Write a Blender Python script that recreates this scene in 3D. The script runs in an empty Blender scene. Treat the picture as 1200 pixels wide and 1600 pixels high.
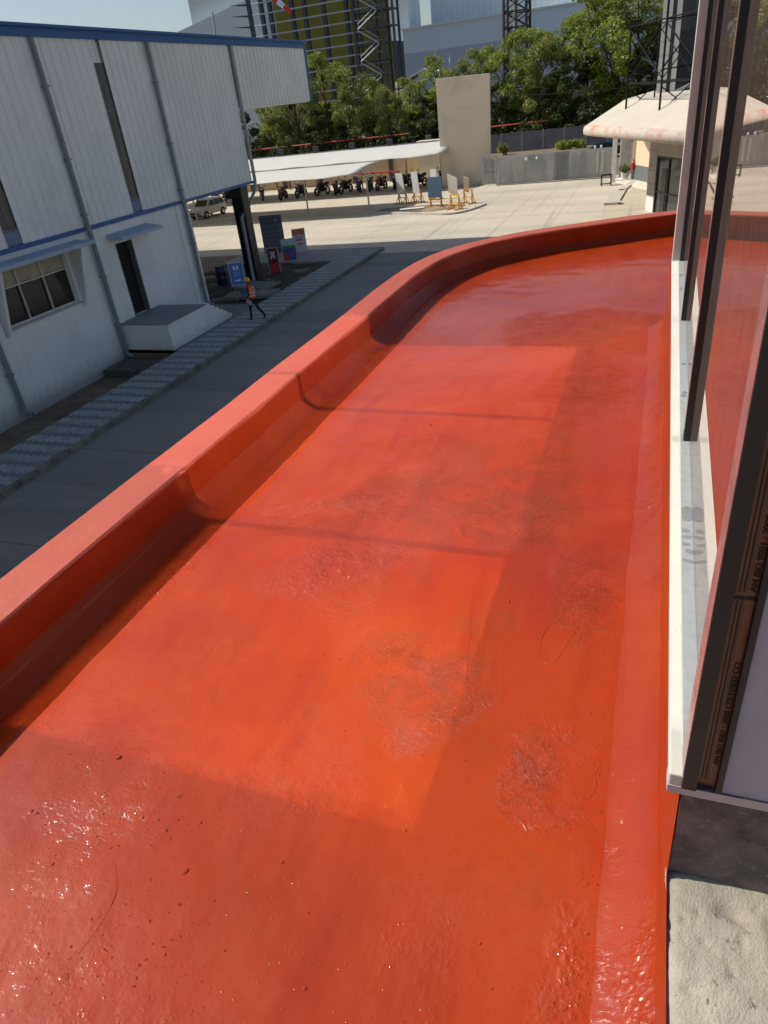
import bpy, bmesh, math, random
from mathutils import Vector, Matrix, noise as mnoise
R = math.radians
random.seed(7)
scene = bpy.context.scene
COL = scene.collection

# ------------------------------------------------------------------ camera
H = 7.7            # eye height above the street
Z0 = 5.57          # painted canopy floor above the street
cam_d = bpy.data.cameras.new('camera')
cam = bpy.data.objects.new('camera', cam_d)
COL.objects.link(cam)
rot = Matrix(((0.93907601, -0.0858911, 0.3328047), (0.32773345, 0.51553577, -0.79171564), (-0.1035714, 0.8525524, 0.51227666)))
cam.matrix_world = Matrix.Translation((0, 0, H)) @ rot.to_4x4()
cam_d.sensor_fit = 'VERTICAL'
cam_d.sensor_height = 32.0
cam_d.sensor_width = 24.0
cam_d.lens = 1075.0 / 1600 * 32.0
cam_d.clip_start = 0.05
cam_d.clip_end = 3000
cam_d.dof.use_dof = True
cam_d.dof.focus_distance = 3.2
cam_d.dof.aperture_fstop = 7.0
scene.camera = cam

# ------------------------------------------------------------------ light
SUN_EL, = (45.0,)
world = bpy.data.worlds.new('World')
scene.world = world
world.use_nodes = True
wn = world.node_tree
bg = wn.nodes['Background']
sky = wn.nodes.new('ShaderNodeTexSky')
sky.sky_type = 'NISHITA'
sky.sun_disc = False
sky.sun_elevation = R(SUN_EL)
sky.sun_rotation = R(270)
sky.dust_density = 1.3
sky.air_density = 1.0
wn.links.new(sky.outputs[0], bg.inputs[0])
bg.inputs[1].default_value = 0.085
sun_d = bpy.data.lights.new('sun', 'SUN')
sun_d.energy = 4.2
sun_d.angle = R(0.8)
sun_d.color = (1.0, 0.95, 0.87)
sun = bpy.data.objects.new('sun', sun_d)
sun.rotation_euler = (0, R(-SUN_EL), 0)
COL.objects.link(sun)

scene.view_settings.view_transform = 'Standard'
scene.view_settings.look = 'None'
scene.view_settings.gamma = 1.0
scene.view_settings.exposure = 0.16
cy = scene.cycles
cy.use_denoising = True
cy.caustics_reflective = True
cy.caustics_refractive = False
cy.max_bounces = 6
cy.diffuse_bounces = 3
cy.glossy_bounces = 4
cy.transparent_max_bounces = 8
cy.blur_glossy = 0.0
cy.use_guiding = True
cy.use_surface_guiding = True
cy.use_volume_guiding = False
cy.guiding_training_samples = 128
cy.surface_guiding_probability = 0.7
cy.denoising_prefilter = 'ACCURATE'
cy.sample_clamp_indirect = 0.0

# ------------------------------------------------------------------ helpers
def link(o, parent=None):
    COL.objects.link(o)
    if parent is not None:
        o.parent = parent
    return o

def tag(o, label=None, cat=None, group=None, kind=None):
    if label: o['label'] = label
    if cat: o['category'] = cat
    if group: o['group'] = group
    if kind: o['kind'] = kind
    return o

def empty(name, loc=(0, 0, 0), rz=0.0, label=None, cat=None, group=None):
    o = bpy.data.objects.new(name, None)
    o.location = loc
    o.rotation_euler = (0, 0, rz)
    o.empty_display_size = 0.3
    COL.objects.link(o)
    return tag(o, label, cat, group)

class MB:
    """collects faces; build() makes one mesh object"""
    def __init__(s):
        s.v = []; s.f = []; s.m = []; s.cur = 0
    def poly(s, pts):
        b = len(s.v); s.v += [tuple(p) for p in pts]
        s.f.append(tuple(range(b, b + len(pts)))); s.m.append(s.cur); return s
    def mesh(s, vs, fs):
        b = len(s.v); s.v += [tuple(p) for p in vs]
        for f in fs:
            s.f.append(tuple(b + i for i in f)); s.m.append(s.cur)
        return s
    def box(s, lo, hi, rz=0.0, c=None):
        x0, y0, z0 = lo; x1, y1, z1 = hi
        vs = [(x0, y0, z0), (x1, y0, z0), (x1, y1, z0), (x0, y1, z0), (x0, y0, z1), (x1, y0, z1), (x1, y1, z1), (x0, y1, z1)]
        if rz:
            cx, cy_ = c if c else ((x0 + x1) / 2, (y0 + y1) / 2)
            ca, sa = math.cos(rz), math.sin(rz)
            vs = [(cx + (x - cx) * ca - (y - cy_) * sa, cy_ + (x - cx) * sa + (y - cy_) * ca, z) for x, y, z in vs]
        return s.mesh(vs, [(0, 3, 2, 1), (4, 5, 6, 7), (0, 1, 5, 4), (1, 2, 6, 5), (2, 3, 7, 6), (3, 0, 4, 7)])
    def frame(s, M, lo, hi):
        """box given in the frame of matrix M"""
        x0, y0, z0 = lo; x1, y1, z1 = hi
        vs = [(x0, y0, z0), (x1, y0, z0), (x1, y1, z0), (x0, y1, z0), (x0, y0, z1), (x1, y0, z1), (x1, y1, z1), (x0, y1, z1)]
        vs = [tuple(M @ Vector(v)) for v in vs]
        return s.mesh(vs, [(0, 3, 2, 1), (4, 5, 6, 7), (0, 1, 5, 4), (1, 2, 6, 5), (2, 3, 7, 6), (3, 0, 4, 7)])
    def tube(s, pts, r, n=8, r2=None, caps=True):
        pts = [Vector(p) for p in pts]
        if isinstance(r, (int, float)):
            rr = [r + ((r2 - r) * i / (len(pts) - 1) if r2 is not None else 0) for i in range(len(pts))]
        else: rr = r
        b = len(s.v); prev = None
        for i, p in enumerate(pts):
            if i == 0: t = pts[1] - pts[0]
            elif i == len(pts) - 1: t = pts[-1] - pts[-2]
            else: t = (pts[i + 1] - pts[i]).normalized() + (pts[i] - pts[i - 1]).normalized()
            t.normalize()
            if prev is None:
                a = Vector((0, 0, 1)) if abs(t.z) < 0.9 else Vector((1, 0, 0))
                u = t.cross(a).normalized()
            else:
                u = (prev - t * prev.dot(t)).normalized()
            prev = u; w = t.cross(u)
            for k in range(n):
                a = 2 * math.pi * k / n
                s.v.append(tuple(p + (u * math.cos(a) + w * math.sin(a)) * rr[i]))
        for i in range(len(pts) - 1):
            for k in range(n):
                s.f.append((b + i * n + k, b + i * n + (k + 1) % n, b + (i + 1) * n + (k + 1) % n, b + (i + 1) * n + k)); s.m.append(s.cur)
        if caps:
            s.f.append(tuple(b + k for k in range(n))[::-1]); s.m.append(s.cur)
            e = b + (len(pts) - 1) * n
            s.f.append(tuple(e + k for k in range(n))); s.m.append(s.cur)
        return s
    def ell(s, c, rad, n=12, m=8, M=None):
        b = len(s.v)
        for i in range(m + 1):
            th = math.pi * i / m
            for k in range(n):
                a = 2 * math.pi * k / n
                p = Vector((rad[0] * math.sin(th) * math.cos(a), rad[1] * math.sin(th) * math.sin(a), rad[2] * math.cos(th)))
                if M: p = M @ p
                s.v.append((c[0] + p[0], c[1] + p[1], c[2] + p[2]))
        for i in range(m):
            for k in range(n):
                s.f.append((b + i * n + k, b + (i + 1) * n + k, b + (i + 1) * n + (k + 1) % n, b + i * n + (k + 1) % n)); s.m.append(s.cur)
        return s
    def prism(s, poly, a, b, axis='x'):
        """extrude 2-D polygon between a and b along an axis. x: (y,z), y: (x,z), z: (x,y)"""
        def P(p, t):
            if axis == 'x': return (t, p[0], p[1])
            if axis == 'y': return (p[0], t, p[1])
            return (p[0], p[1], t)
        n = len(poly); o = len(s.v)
        s.v += [P(p, a) for p in poly] + [P(p, b) for p in poly]
        s.f.append(tuple(range(o, o + n))); s.m.append(s.cur)
        s.f.append(tuple(range(o + 2 * n - 1, o + n - 1, -1))); s.m.append(s.cur)
        for i in range(n):
            j = (i + 1) % n
            s.f.append((o + i, o + n + i, o + n + j, o + j)); s.m.append(s.cur)
        return s
    def grid(s, fn, nu, nv):
        b = len(s.v)
        for j in range(nv + 1):
            for i in range(nu + 1):
                s.v.append(tuple(fn(i / nu, j / nv)))
        for j in range(nv):
            for i in range(nu):
                q = b + j * (nu + 1) + i
                s.f.append((q, q + 1, q + nu + 2, q + nu + 1)); s.m.append(s.cur)
        return s
    def build(s, name, mats, parent=None, smooth=False, bevel=0.0, loc=None, fix=True, seg=2):
        me = bpy.data.meshes.new(name)
        me.from_pydata(s.v, [], s.f)
        if not isinstance(mats, (list, tuple)): mats = [mats]
        for m in mats: me.materials.append(m)
        if len(mats) > 1: me.polygons.foreach_set('material_index', s.m)
        if fix:
            bm = bmesh.new(); bm.from_mesh(me)
            bmesh.ops.recalc_face_normals(bm, faces=bm.faces)
            bm.to_mesh(me); bm.free()
        if smooth:
            me.polygons.foreach_set('use_smooth', [True] * len(me.polygons))
        me.update()
        o = bpy.data.objects.new(name, me)
        if loc is not None: o.location = loc
        link(o, parent)
        if bevel:
            md = o.modifiers.new('bevel', 'BEVEL'); md.width = bevel; md.segments = seg; md.limit_method = 'ANGLE'; md.angle_limit = R(40)
            md.harden_normals = False
        if smooth and smooth != True:
            pass
        return o

# ------------------------------------------------------------------ materials
def newmat(name):
    m = bpy.data.materials.new(name); m.use_nodes = True
    nt = m.node_tree
    return m, nt, nt.nodes['Principled BSDF'], nt.nodes['Material Output']

def nd(nt, typ, **kw):
    n = nt.nodes.new(typ)
    for k, v in kw.items():
        if k.startswith('i_'):
            key = k[2:]
            n.inputs[int(key) if key.isdigit() else key.replace('_', ' ')].default_value = v
        else: setattr(n, k, v)
    return n

def coords(nt, scale=(1, 1, 1), kind='Object'):
    tc = nd(nt, 'ShaderNodeTexCoord')
    mp = nd(nt, 'ShaderNodeMapping'); mp.inputs['Scale'].default_value = scale
    nt.links.new(tc.outputs[kind], mp.inputs['Vector'])
    return mp.outputs[0]

def noise(nt, vec, scale, detail=4, rough=0.55, dist=0.0):
    n = nd(nt, 'ShaderNodeTexNoise', i_Scale=scale, i_Detail=detail, i_Roughness=rough, i_Distortion=dist)
    nt.links.new(vec, n.inputs['Vector']); return n.outputs[0]

def ramp(nt, fac, stops, interp='LINEAR'):
    r = nd(nt, 'ShaderNodeValToRGB'); r.color_ramp.interpolation = interp
    el = r.color_ramp.elements
    while len(el) < len(stops): el.new(0.5)
    for e, (p, c) in zip(el, stops):
        e.position = p; e.color = (c, c, c, 1) if isinstance(c, (int, float)) else (*c, 1)
    nt.links.new(fac, r.inputs[0]); return r.outputs[0]

def mixc(nt, a, b, fac, mode='MIX'):
    m = nd(nt, 'ShaderNodeMix', data_type='RGBA', blend_type=mode)
    for s, v in ((m.inputs[0], fac), (m.inputs[6], a), (m.inputs[7], b)):
        if hasattr(v, 'links') or isinstance(v, bpy.types.NodeSocket): nt.links.new(v, s)
        else: s.default_value = v if isinstance(v, (int, float)) else (*v, 1)[:4]
    return m.outputs[2]

def math_(nt, op, a, b=None, c=None):
    m = nd(nt, 'ShaderNodeMath', operation=op)
    for i, v in enumerate((a, b, c)):
        if v is None: continue
        if isinstance(v, bpy.types.NodeSocket): nt.links.new(v, m.inputs[i])
        else: m.inputs[i].default_value = v
    return m.outputs[0]

def bump(nt, h, strength=0.3, dist=0.01, prev=None):
    b = nd(nt, 'ShaderNodeBump', i_Strength=strength, i_Distance=dist)
    nt.links.new(h, b.inputs['Height'])
    if prev is not None: nt.links.new(prev, b.inputs['Normal'])
    return b.outputs[0]

MATS = {}
def mat(name, col, rough=0.6, metal=0.0, var=0.12, nscale=3.0, bmp=0.0, bscale=40.0, bdist=0.01, spec=0.5, dirt=None, scale=(1, 1, 1), dscale=1.2, dlo=.5, dhi=.75):
    """paint-like surface with gentle tonal variation, optional dirt and bump"""
    if name in MATS: return MATS[name]
    m, nt, p, out = newmat(name)
    v = coords(nt, scale)
    n1 = noise(nt, v, nscale, 5, 0.6)
    f = ramp(nt, n1, [(0.3, 0), (0.7, 1)])
    a = tuple(max(0, c * (1 - var)) for c in col); b = tuple(min(1, c * (1 + var)) for c in col)
    c = mixc(nt, a, b, f)
    if dirt:
        n2 = noise(nt, v, dscale, 8, 0.7, 0.3)
        c = mixc(nt, c, dirt, ramp(nt, n2, [(dlo, 0), (dhi, 1)]))
    nt.links.new(c, p.inputs['Base Color'])
    p.inputs['Roughness'].default_value = rough
    p.inputs['Metallic'].default_value = metal
    p.inputs['Specular IOR Level'].default_value = spec
    if bmp:
        nt.links.new(bump(nt, noise(nt, v, bscale, 5, 0.6), bmp, bdist), p.inputs['Normal'])
    MATS[name] = m
    return m

def red_paint(name, fine=1.0, attr=False, k=1.0, ck=1.0):
    m, nt, p, out = newmat(name)
    v = coords(nt)
    L = nt.links.new
    def at(nm):
        a_ = nd(nt, 'ShaderNodeAttribute'); a_.attribute_name = nm; return a_.outputs['Fac']
    big = noise(nt, v, 0.7, 5, 0.6, 0.5)
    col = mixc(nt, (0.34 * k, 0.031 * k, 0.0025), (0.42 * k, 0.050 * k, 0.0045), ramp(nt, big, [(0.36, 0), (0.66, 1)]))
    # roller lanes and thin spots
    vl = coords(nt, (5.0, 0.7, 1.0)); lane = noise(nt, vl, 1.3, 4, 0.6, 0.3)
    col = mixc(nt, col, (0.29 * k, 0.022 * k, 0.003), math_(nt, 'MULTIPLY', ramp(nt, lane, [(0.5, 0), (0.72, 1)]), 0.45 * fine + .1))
    med = noise(nt, v, 6.0, 7, 0.72, 0.8)
    fin = noise(nt, v, 34.0, 5, 0.7, 1.0)
    msk = noise(nt, v, 1.15, 3, 0.55, 0.3)
    if attr:
        wmask = at('worn'); rough_m = at('rippled'); wet = at('wet'); gli = at('glint')
    else:
        gli = ramp(nt, noise(nt, v, 1.3, 3, .6), [(.55, 0), (.8, .5)])
        wmask = ramp(nt, msk, [(0.56, 0), (0.72, 1)]); rough_m = ramp(nt, msk, [(0.50, 0), (0.66, 1)]); wet = ramp(nt, noise(nt, v, 1.7, 4, .6), [(.4, 0), (.6, 1)])
    worn = math_(nt, 'MULTIPLY', ramp(nt, med, [(0.38, 0), (0.66, 1)]), wmask)
    worn2 = math_(nt, 'MULTIPLY', worn, ramp(nt, fin, [(0.35, 0.35), (0.62, 1)]))
    col = mixc(nt, col, (0.24, 0.058, 0.016), math_(nt, 'MULTIPLY', worn2, 0.8))
    dust = math_(nt, 'MULTIPLY', ramp(nt, noise(nt, v, 2.2, 8, .75, .4), [(.52, 0), (.78, 1)]), .30)
    col = mixc(nt, col, (0.48 * k, 0.11 * k, 0.045 * k), dust)
    L(col, p.inputs['Base Color'])
    rg = math_(nt, 'SUBTRACT', 0.56 if fine > .5 else 0.48, math_(nt, 'MULTIPLY', wet, 0.14))
    L(rg, p.inputs['Roughness'])
    p.inputs['Specular IOR Level'].default_value = 0.12 if fine > .5 else 0.3
    cw = math_(nt, 'ADD', 0.45, math_(nt, 'MULTIPLY', wet, 0.45))
    cw = math_(nt, 'MULTIPLY', cw, math_(nt, 'SUBTRACT', 1.0, math_(nt, 'MULTIPLY', wmask, 0.45)))
    cw = math_(nt, 'MINIMUM', math_(nt, 'ADD', cw, gli), 1.0)
    cw = math_(nt, 'MULTIPLY', cw, ck)
    L(cw, p.inputs['Coat Weight'])
    L(math_(nt, 'ADD', 0.035, math_(nt, 'MULTIPLY', ramp(nt, med, [(0.4, 0), (0.7, 1)]), 0.08)), p.inputs['Coat Roughness'])
    h1 = bump(nt, noise(nt, v, 3.6, 3, 0.45, 0.2), 0.30, 0.02)
    h2 = bump(nt, noise(nt, v, 17.0, 3, 0.5, 0.2), 0.10 * fine + .05, 0.010, h1)
    vo = nd(nt, 'ShaderNodeTexVoronoi', i_Scale=70.0); L(v, vo.inputs['Vector'])
    pk = nd(nt, 'ShaderNodeSeparateColor'); L(vo.outputs['Color'], pk.inputs[0])
    dots = math_(nt, 'MAXIMUM', math_(nt, 'SUBTRACT', math_(nt, 'MULTIPLY', ramp(nt, pk.outputs[0], [(0.72, 0), (1.0, 1)]), 0.30), vo.outputs['Distance']), 0.0)
    h2 = bump(nt, dots, 0.55 * fine, 0.012, h2)
    wr = nd(nt, 'ShaderNodeTexNoise', i_Scale=36.0, i_Detail=4.0, i_Roughness=0.6, i_Distortion=0.8); L(coords(nt, (0.7, 1.15, 1)), wr.inputs['Vector'])
    rid = math_(nt, 'ABSOLUTE', math_(nt, 'SUBTRACT', wr.outputs[0], 0.5))
    rid = math_(nt, 'MULTIPLY', ramp(nt, rid, [(0.0, 1), (0.08, 0.45), (0.3, 0)]), math_(nt, 'MULTIPLY', rough_m, ramp(nt, med, [(0.35, 0.0), (0.62, 1)])))
    h3 = bump(nt, rid, 0.95 * fine, 0.009, h2)
    gn = noise(nt, v, 62.0, 2, 0.5, 0.4)
    gmod = math_(nt, 'MULTIPLY', gli, ramp(nt, noise(nt, v, 9.0, 3, .6), [(.42, .1), (.62, 1)]))
    h3 = bump(nt, math_(nt, 'MULTIPLY', gn, gmod), 1.0, 0.0135, h3)
    sp = noise(nt, v, 85.0, 3, 0.6, 0.3)
    h4 = bump(nt, math_(nt, 'MULTIPLY', sp, math_(nt, 'ADD', 0.25, math_(nt, 'MULTIPLY', wet, 0.2))), 0.16 * fine, 0.004, h3)
    L(h3, p.inputs['Normal'])
    L(h4, p.inputs['Coat Normal'])
    return m

M_RED = red_paint('wet_red_waterproofing', 1.0, True)
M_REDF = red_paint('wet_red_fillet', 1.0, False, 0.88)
M_REDL = red_paint('wet_red_left_fillet', 0.8, False, 0.80, 0.35)  # shade along the parapet foot put into a darker base colour
M_REDR = red_paint('wet_red_right_fillet', 1.0, True, 0.88)
M_REDW = red_paint('red_parapet_paint', 0.45, False, 0.92, 0.5)  # base colour lowered to carry the shade of the parapet's inner face

def glass_mat():
    m, nt, p, out = newmat('reflective_glass')
    L = nt.links.new
    v = coords(nt)
    gl = nd(nt, 'ShaderNodeBsdfGlossy', i_Roughness=0.0); gl.inputs['Color'].default_value = (0.86, 0.80, 0.78, 1)
    df = nd(nt, 'ShaderNodeBsdfDiffuse'); 
    vs = coords(nt, (3, 3, 1.0))
    st = noise(nt, vs, 5.0, 6, 0.7, 0.3)
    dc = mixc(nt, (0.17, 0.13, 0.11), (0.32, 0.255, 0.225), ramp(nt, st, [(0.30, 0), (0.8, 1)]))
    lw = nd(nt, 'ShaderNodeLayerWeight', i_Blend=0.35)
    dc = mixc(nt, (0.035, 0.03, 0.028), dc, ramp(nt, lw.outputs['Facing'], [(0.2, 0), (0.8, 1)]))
    L(dc, df.inputs['Color'])
    fac = ramp(nt, lw.outputs['Facing'], [(0.0, 0.54), (0.30, 0.60), (0.62, 0.78), (1.0, 0.85)])
    ms = nd(nt, 'ShaderNodeMixShader'); L(fac, ms.inputs[0]); L(df.outputs[0], ms.inputs[1]); L(gl.outputs[0], ms.inputs[2])
    # Real wobble of the pane
    L(ms.outputs[0], out.inputs['Surface'])
    return m
M_GLASS = glass_mat()
M_CREAM = mat('cream_render', (0.58, 0.56, 0.49), 0.75, var=0.05, bmp=0.3, bscale=120, bdist=0.003, dirt=(0.45, 0.40, 0.33), dscale=14, dlo=.62, dhi=.8)
M_BLACK = mat('black_powder_coat', (0.012, 0.011, 0.012), 0.45, var=0.3)

# ------------------------------------------------------------------ the painted canopy and its building
office = empty('office_building', (0, 0, 0), label='office building with reflective windows above the wet red painted canopy', cat='building')
PX = -2.61
path = [(PX, -3.0), (PX, -1), (PX, 1), (PX, 3), (PX, 5), (PX, 6.4), (PX - .01, 7.3), (PX - .01, 7.9), (-2.60, 8.3), (-2.55, 8.75), (-2.46, 9.12), (-2.30, 9.5), (-2.10, 9.83), (-1.82, 10.13), (-1.5, 10.39),
        (-1.15, 10.62), (-0.8, 10.82), (-0.4, 11.04), (0.0, 11.22), (0.45, 11.41), (1.0, 11.6), (2.0, 11.85), (4.0, 12.15), (7.0, 12.3)]
# resample smoothly (Catmull-Rom)
def smooth_path(pts, k=6):
    out = []
    for i in range(len(pts) - 1):
        p0 = pts[max(i - 1, 0)]; p1 = pts[i]; p2 = pts[i + 1]; p3 = pts[min(i + 2, len(pts) - 1)]
        for j in range(k):
            t = j / k
            out.append(tuple(0.5 * ((2 * p1[a]) + (-p0[a] + p2[a]) * t + (2 * p0[a] - 5 * p1[a] + 4 * p2[a] - p3[a]) * t * t + (-p0[a] + 3 * p1[a] - 3 * p2[a] + p3[a]) * t ** 3) for a in (0, 1)))
    out.append(pts[-1]); return out
SP = smooth_path(path)
def normals(sp):
    ns = []
    for i in range(len(sp)):
        a = sp[max(i - 1, 0)]; b = sp[min(i + 1, len(sp) - 1)]
        dx, dy = b[0] - a[0], b[1] - a[1]; l = math.hypot(dx, dy)
        ns.append((-dy / l, dx / l))     # outward (to the left of travel)
    return ns
NS = normals(SP)
PW = 0.30; PH = 0.295; FZ = 0.085
def sweep(prof, wob=0.008):
    mb = MB(); n = len(prof)
    for i, ((x, y), (nx, ny)) in enumerate(zip(SP, NS)):
        for j, (d, z) in enumerate(prof):
            w = mnoise.noise(Vector((x * 1.3, y * 1.3, j * 0.7))) * wob
            mb.v.append((x + nx * (d + w), y + ny * (d + w), Z0 + z + w * 0.6))
    for i in range(len(SP) - 1):
        for j in range(n - 1):
            q = i * n + j
            mb.f.append((q, q + 1, q + n + 1, q + n)); mb.m.append(0)
    return mb
par = sweep([(0.0, -0.02), (0.0, FZ), (0.0, PH - 0.020), (0.004, PH - 0.014), (0.014, PH - .012), (0.10, PH - 0.012), (0.20, PH - 0.012), (PW - 0.014, PH - 0.014), (PW, PH - 0.022), (PW + 0.002, PH - 0.3), (PW, -0.35), (0.0, -0.35), (-0.15, -0.35), (-0.15, -0.02)])
par.build('parapet', M_REDW, office, smooth=False, fix=True)
topskin = sweep([(0.001, PH - 0.024), (0.003, PH - 0.006), (0.014, PH + 0.0025), (0.10, PH + 0.0045), (0.20, PH + 0.0035), (PW - 0.014, PH - 0.0005), (PW - 0.002, PH - 0.012), (PW - .001, PH - .028)])
topskin.build('parapet_top_skin', mat('sheen_painted_red', (0.50, 0.098, 0.052), 0.42, var=.07, nscale=2.0, bmp=.25, bscale=9, bdist=.02, spec=.5, dirt=(0.50, 0.085, 0.035), dscale=1.6, dlo=.5, dhi=.7), office, fix=True)  # sun and sky sheen on the parapet top put into a paler red
fil = sweep([(-0.001, FZ + 0.012), (-0.010, FZ - 0.005), (-0.05, 0.042), (-0.10, 0.013), (-0.135, 0.003), (-0.20, -0.004)], 0.007)
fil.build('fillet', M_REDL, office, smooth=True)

def xl(y):   # left limit of the floor at a given y
    if y <= 8: return PX - 0.02
    for a, b in zip(SP, SP[1:]):
        if a[1] <= y <= b[1] and b[1] > a[1]:
            return a[0] + (b[0] - a[0]) * (y - a[1]) / (b[1] - a[1])
    return SP[-1][0]
fl = MB()
def bulge(x, y, c):
    r = 0
    for cx, cy_, rx, ry, a, w in c:
        ca, sa = math.cos(a), math.sin(a); dx, dy = x - cx, y - cy_
        q = ((dx * ca + dy * sa) / rx) ** 2 + ((-dx * sa + dy * ca) / ry) ** 2
        q *= 1 + 0.7 * mnoise.noise(Vector((x * 3.1, y * 3.1, 5)))
        r = max(r, w * max(0, 1 - q) ** .6)
    return r
RIP = [(-1.35, 3.45, .85, .35, .75, 1.0), (-.95, 4.05, .75, .28, -.2, .7), (-.75, 3.35, .65, .42, .3, 1.0), (-.60, 4.0, .35, .5, .2, .8), (-.45, 6.9, 1.0, .7, 0, .6), (-.75, 2.0, .30, .38, .2, .7), (-.42, 5.4, .35, .9, 0, .7), (-1.35, 2.7, .5, .45, 0, .45), (-.15, 2.9, .2, .7, 0, .6), (-.2, 1.7, .18, .3, 0, .7), (-1.7, 1.1, .35, .3, 0, .06)]
WORN = [(-.80, 1.98, .30, .42, .3, 1.0), (-.58, 2.35, .20, .34, 0, .95), (-.30, 1.72, .22, .22, 0, .8), (-.75, 3.4, .55, .36, .2, .75), (-.62, 4.1, .5, .5, 0, .75), (-.22, 1.30, .2, .2, 0, .8), (-1.5, 3.5, .5, .25, .8, .4), (-.5, 6.5, .9, .6, 0, .5), (-.15, 2.5, .16, .25, 0, .6), (-.95, .95, .3, .2, 0, .5), (-.1, 1.0, .12, .2, 0, .5)]
def ffn(u, v):
    y = -3 + v * 14.9
    x0 = xl(y) + 0.02; x1 = 0.06 if y < 7.02 else 6.0
    if y < 7.02: x = x0 + (x1 - x0) * u
    else: x = x0 + (x1 - x0) * u ** 1.6
    z = Z0 + 0.007 * mnoise.noise(Vector((x * 1.1, y * 1.1, 3))) + 0.003 * mnoise.noise(Vector((x * 4, y * 4, 9))) + 0.0012 * mnoise.noise(Vector((x * 14, y * 14, 2)))
    return (x, y, z)
def attribs(me_, fnn):
    names_ = ('worn', 'rippled', 'wet', 'glint')
    for n_ in names_: me_.attributes.new(n_, 'FLOAT', 'POINT')
    W = [[], [], [], []]
    for vv in me_.vertices:
        for l_, t_ in zip(W, fnn(vv.co.x, vv.co.y)): l_.append(max(0.0, min(1.0, t_)))
    for n_, l_ in zip(names_, W): me_.attributes[n_].data.foreach_set('value', l_)
GLI = [(-1.45, .58, .42, .36, .4, .15), (-1.60, 1.10, .16, .09, .3, .12), (-1.48, 2.75, .42, .26, .9, .9), (-1.25, 2.95, .20, .22, .9, .9), (-1.55, 3.45, .70, .14, .55, .9), (-1.2, 3.9, .3, .12, .5, .6), (-.70, 2.08, .16, .08, .2, .8), (-.72, 1.68, .10, .08, .2, .6), (-.24, 1.66, .12, .08, .2, .8), (-.05, 1.0, .08, .35, 0, .7), (-.95, .55, .25, .15, 0, .2), (-1.05, 1.4, .3, .2, .5, .25), (-.45, 1.0, .2, .2, 0, .25), (-1.0, 3.3, .5, .25, .2, .35), (-2.3, 2.6, .06, .5, 0, .6)]
def fattr(x, y):
    n_ = .5 + .9 * mnoise.noise(Vector((x * .9, y * .7, 21))) + .35 * mnoise.noise(Vector((x * 2.6, y * 2.1, 4)))
    side = max(0, min(1, (-x - .35) / 1.4)); n_ = n_ * .60 + .36 * side + .5 * max(0, 1 - ((x + 1.5) / 1.1) ** 2 - ((y - 7.9) / 1.7) ** 2)
    edge = min(1, max(0, (x + 2.32) / .12)) if y < 7.4 else 1
    return (bulge(x, y, WORN) + max(0, mnoise.noise(Vector((x * 1.4, y * 1.0, 8))) - .30) * 1.2, bulge(x, y, RIP) + .03, max(0, n_) * edge, bulge(x, y, GLI))
def ff1(u, v): 
    y = -3 + v * 10.0; x0 = xl(y) + .02; return (x0 + (.06 - x0) * u, y, fz(x0 + (.06 - x0) * u, y))
def fz(x, y): return Z0 + 0.007 * mnoise.noise(Vector((x * 1.1, y * 1.1, 3))) + 0.003 * mnoise.noise(Vector((x * 4, y * 4, 9))) + 0.0012 * mnoise.noise(Vector((x * 14, y * 14, 2)))
def ff2(u, v):
    y = 7.0 + v * 4.9; x0 = xl(y) + .02; x = x0 + (6.0 - x0) * u ** 1.5; return (x, y, fz(x, y))
fl.grid(ff1, 130, 400)
fo_ = fl.build('canopy_floor', M_RED, office, smooth=True); attribs(fo_.data, fattr)
fl = MB(); fl.grid(ff2, 130, 160)
fo_ = fl.build('canopy_floor', M_RED, office, smooth=True); attribs(fo_.data, fattr)
# grit and lumps caught under the coat
gr = MB(); rgg = random.Random(12)
def lump(x, y, r):
    z = Z0 + 0.007 * mnoise.noise(Vector((x * 1.1, y * 1.1, 3))) + 0.003 * mnoise.noise(Vector((x * 4, y * 4, 9)))
    M = Matrix.Rotation(rgg.uniform(0, 6.28), 3, 'Z') @ Matrix.Rotation(rgg.uniform(-.3, .3), 3, 'X')
    b0 = len(gr.v)
    gr.ell((x, y, z), (r * rgg.uniform(1.0, 2.0), r * rgg.uniform(.8, 1.4), r * rgg.uniform(.35, .65)), 8, 6, M)
    for i in range(b0, len(gr.v)):
        vx = Vector(gr.v[i]); gr.v[i] = tuple(vx + Vector((1, 1, .6)) * r * .25 * mnoise.noise(vx * 300))
for k in range(1100):
    y = -.2 + 7.5 * rgg.random() ** 1.5; x = -2.25 + 2.3 * rgg.random()
    lump(x, y, .0012 + .0035 * rgg.random() ** 3)
for k in range(420):
    y = rgg.uniform(.2, 6.5); x = rgg.gauss(-.0, .03) - .012; lump(x, y, .0012 + .0032 * rgg.random() ** 2)
for cx, cy_, n_, s_ in ((-1.35, .62, 130, .16), (-1.45, 1.05, 60, .12), (-1.2, 2.75, 70, .16), (-1.35, 3.6, 90, .25), (-.72, 2.15, 60, .12), (-.25, 1.65, 30, .08), (-1.7, 1.2, 50, .12), (-.02, .85, 150, .10)):
    for k in range(n_): lump(min(.1, rgg.gauss(cx, s_)), rgg.gauss(cy_, s_), .0011 + .0026 * rgg.random() ** 2)
for x, y, r in ((-1.16, 2.04, .0085), (-.98, 1.1, .005), (-1.28, .98, .007), (-1.45, 4.55, .009), (-1.25, 4.3, .007), (-1.38, 4.3, .006), (-.35, .75, .008), (-.62, 1.32, .007), (-1.82, 1.32, .010), (-.5, 2.6, .007)): lump(x, y, r)
tag(gr.build('grit', M_REDF, office, smooth=True), kind='stuff')
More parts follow.
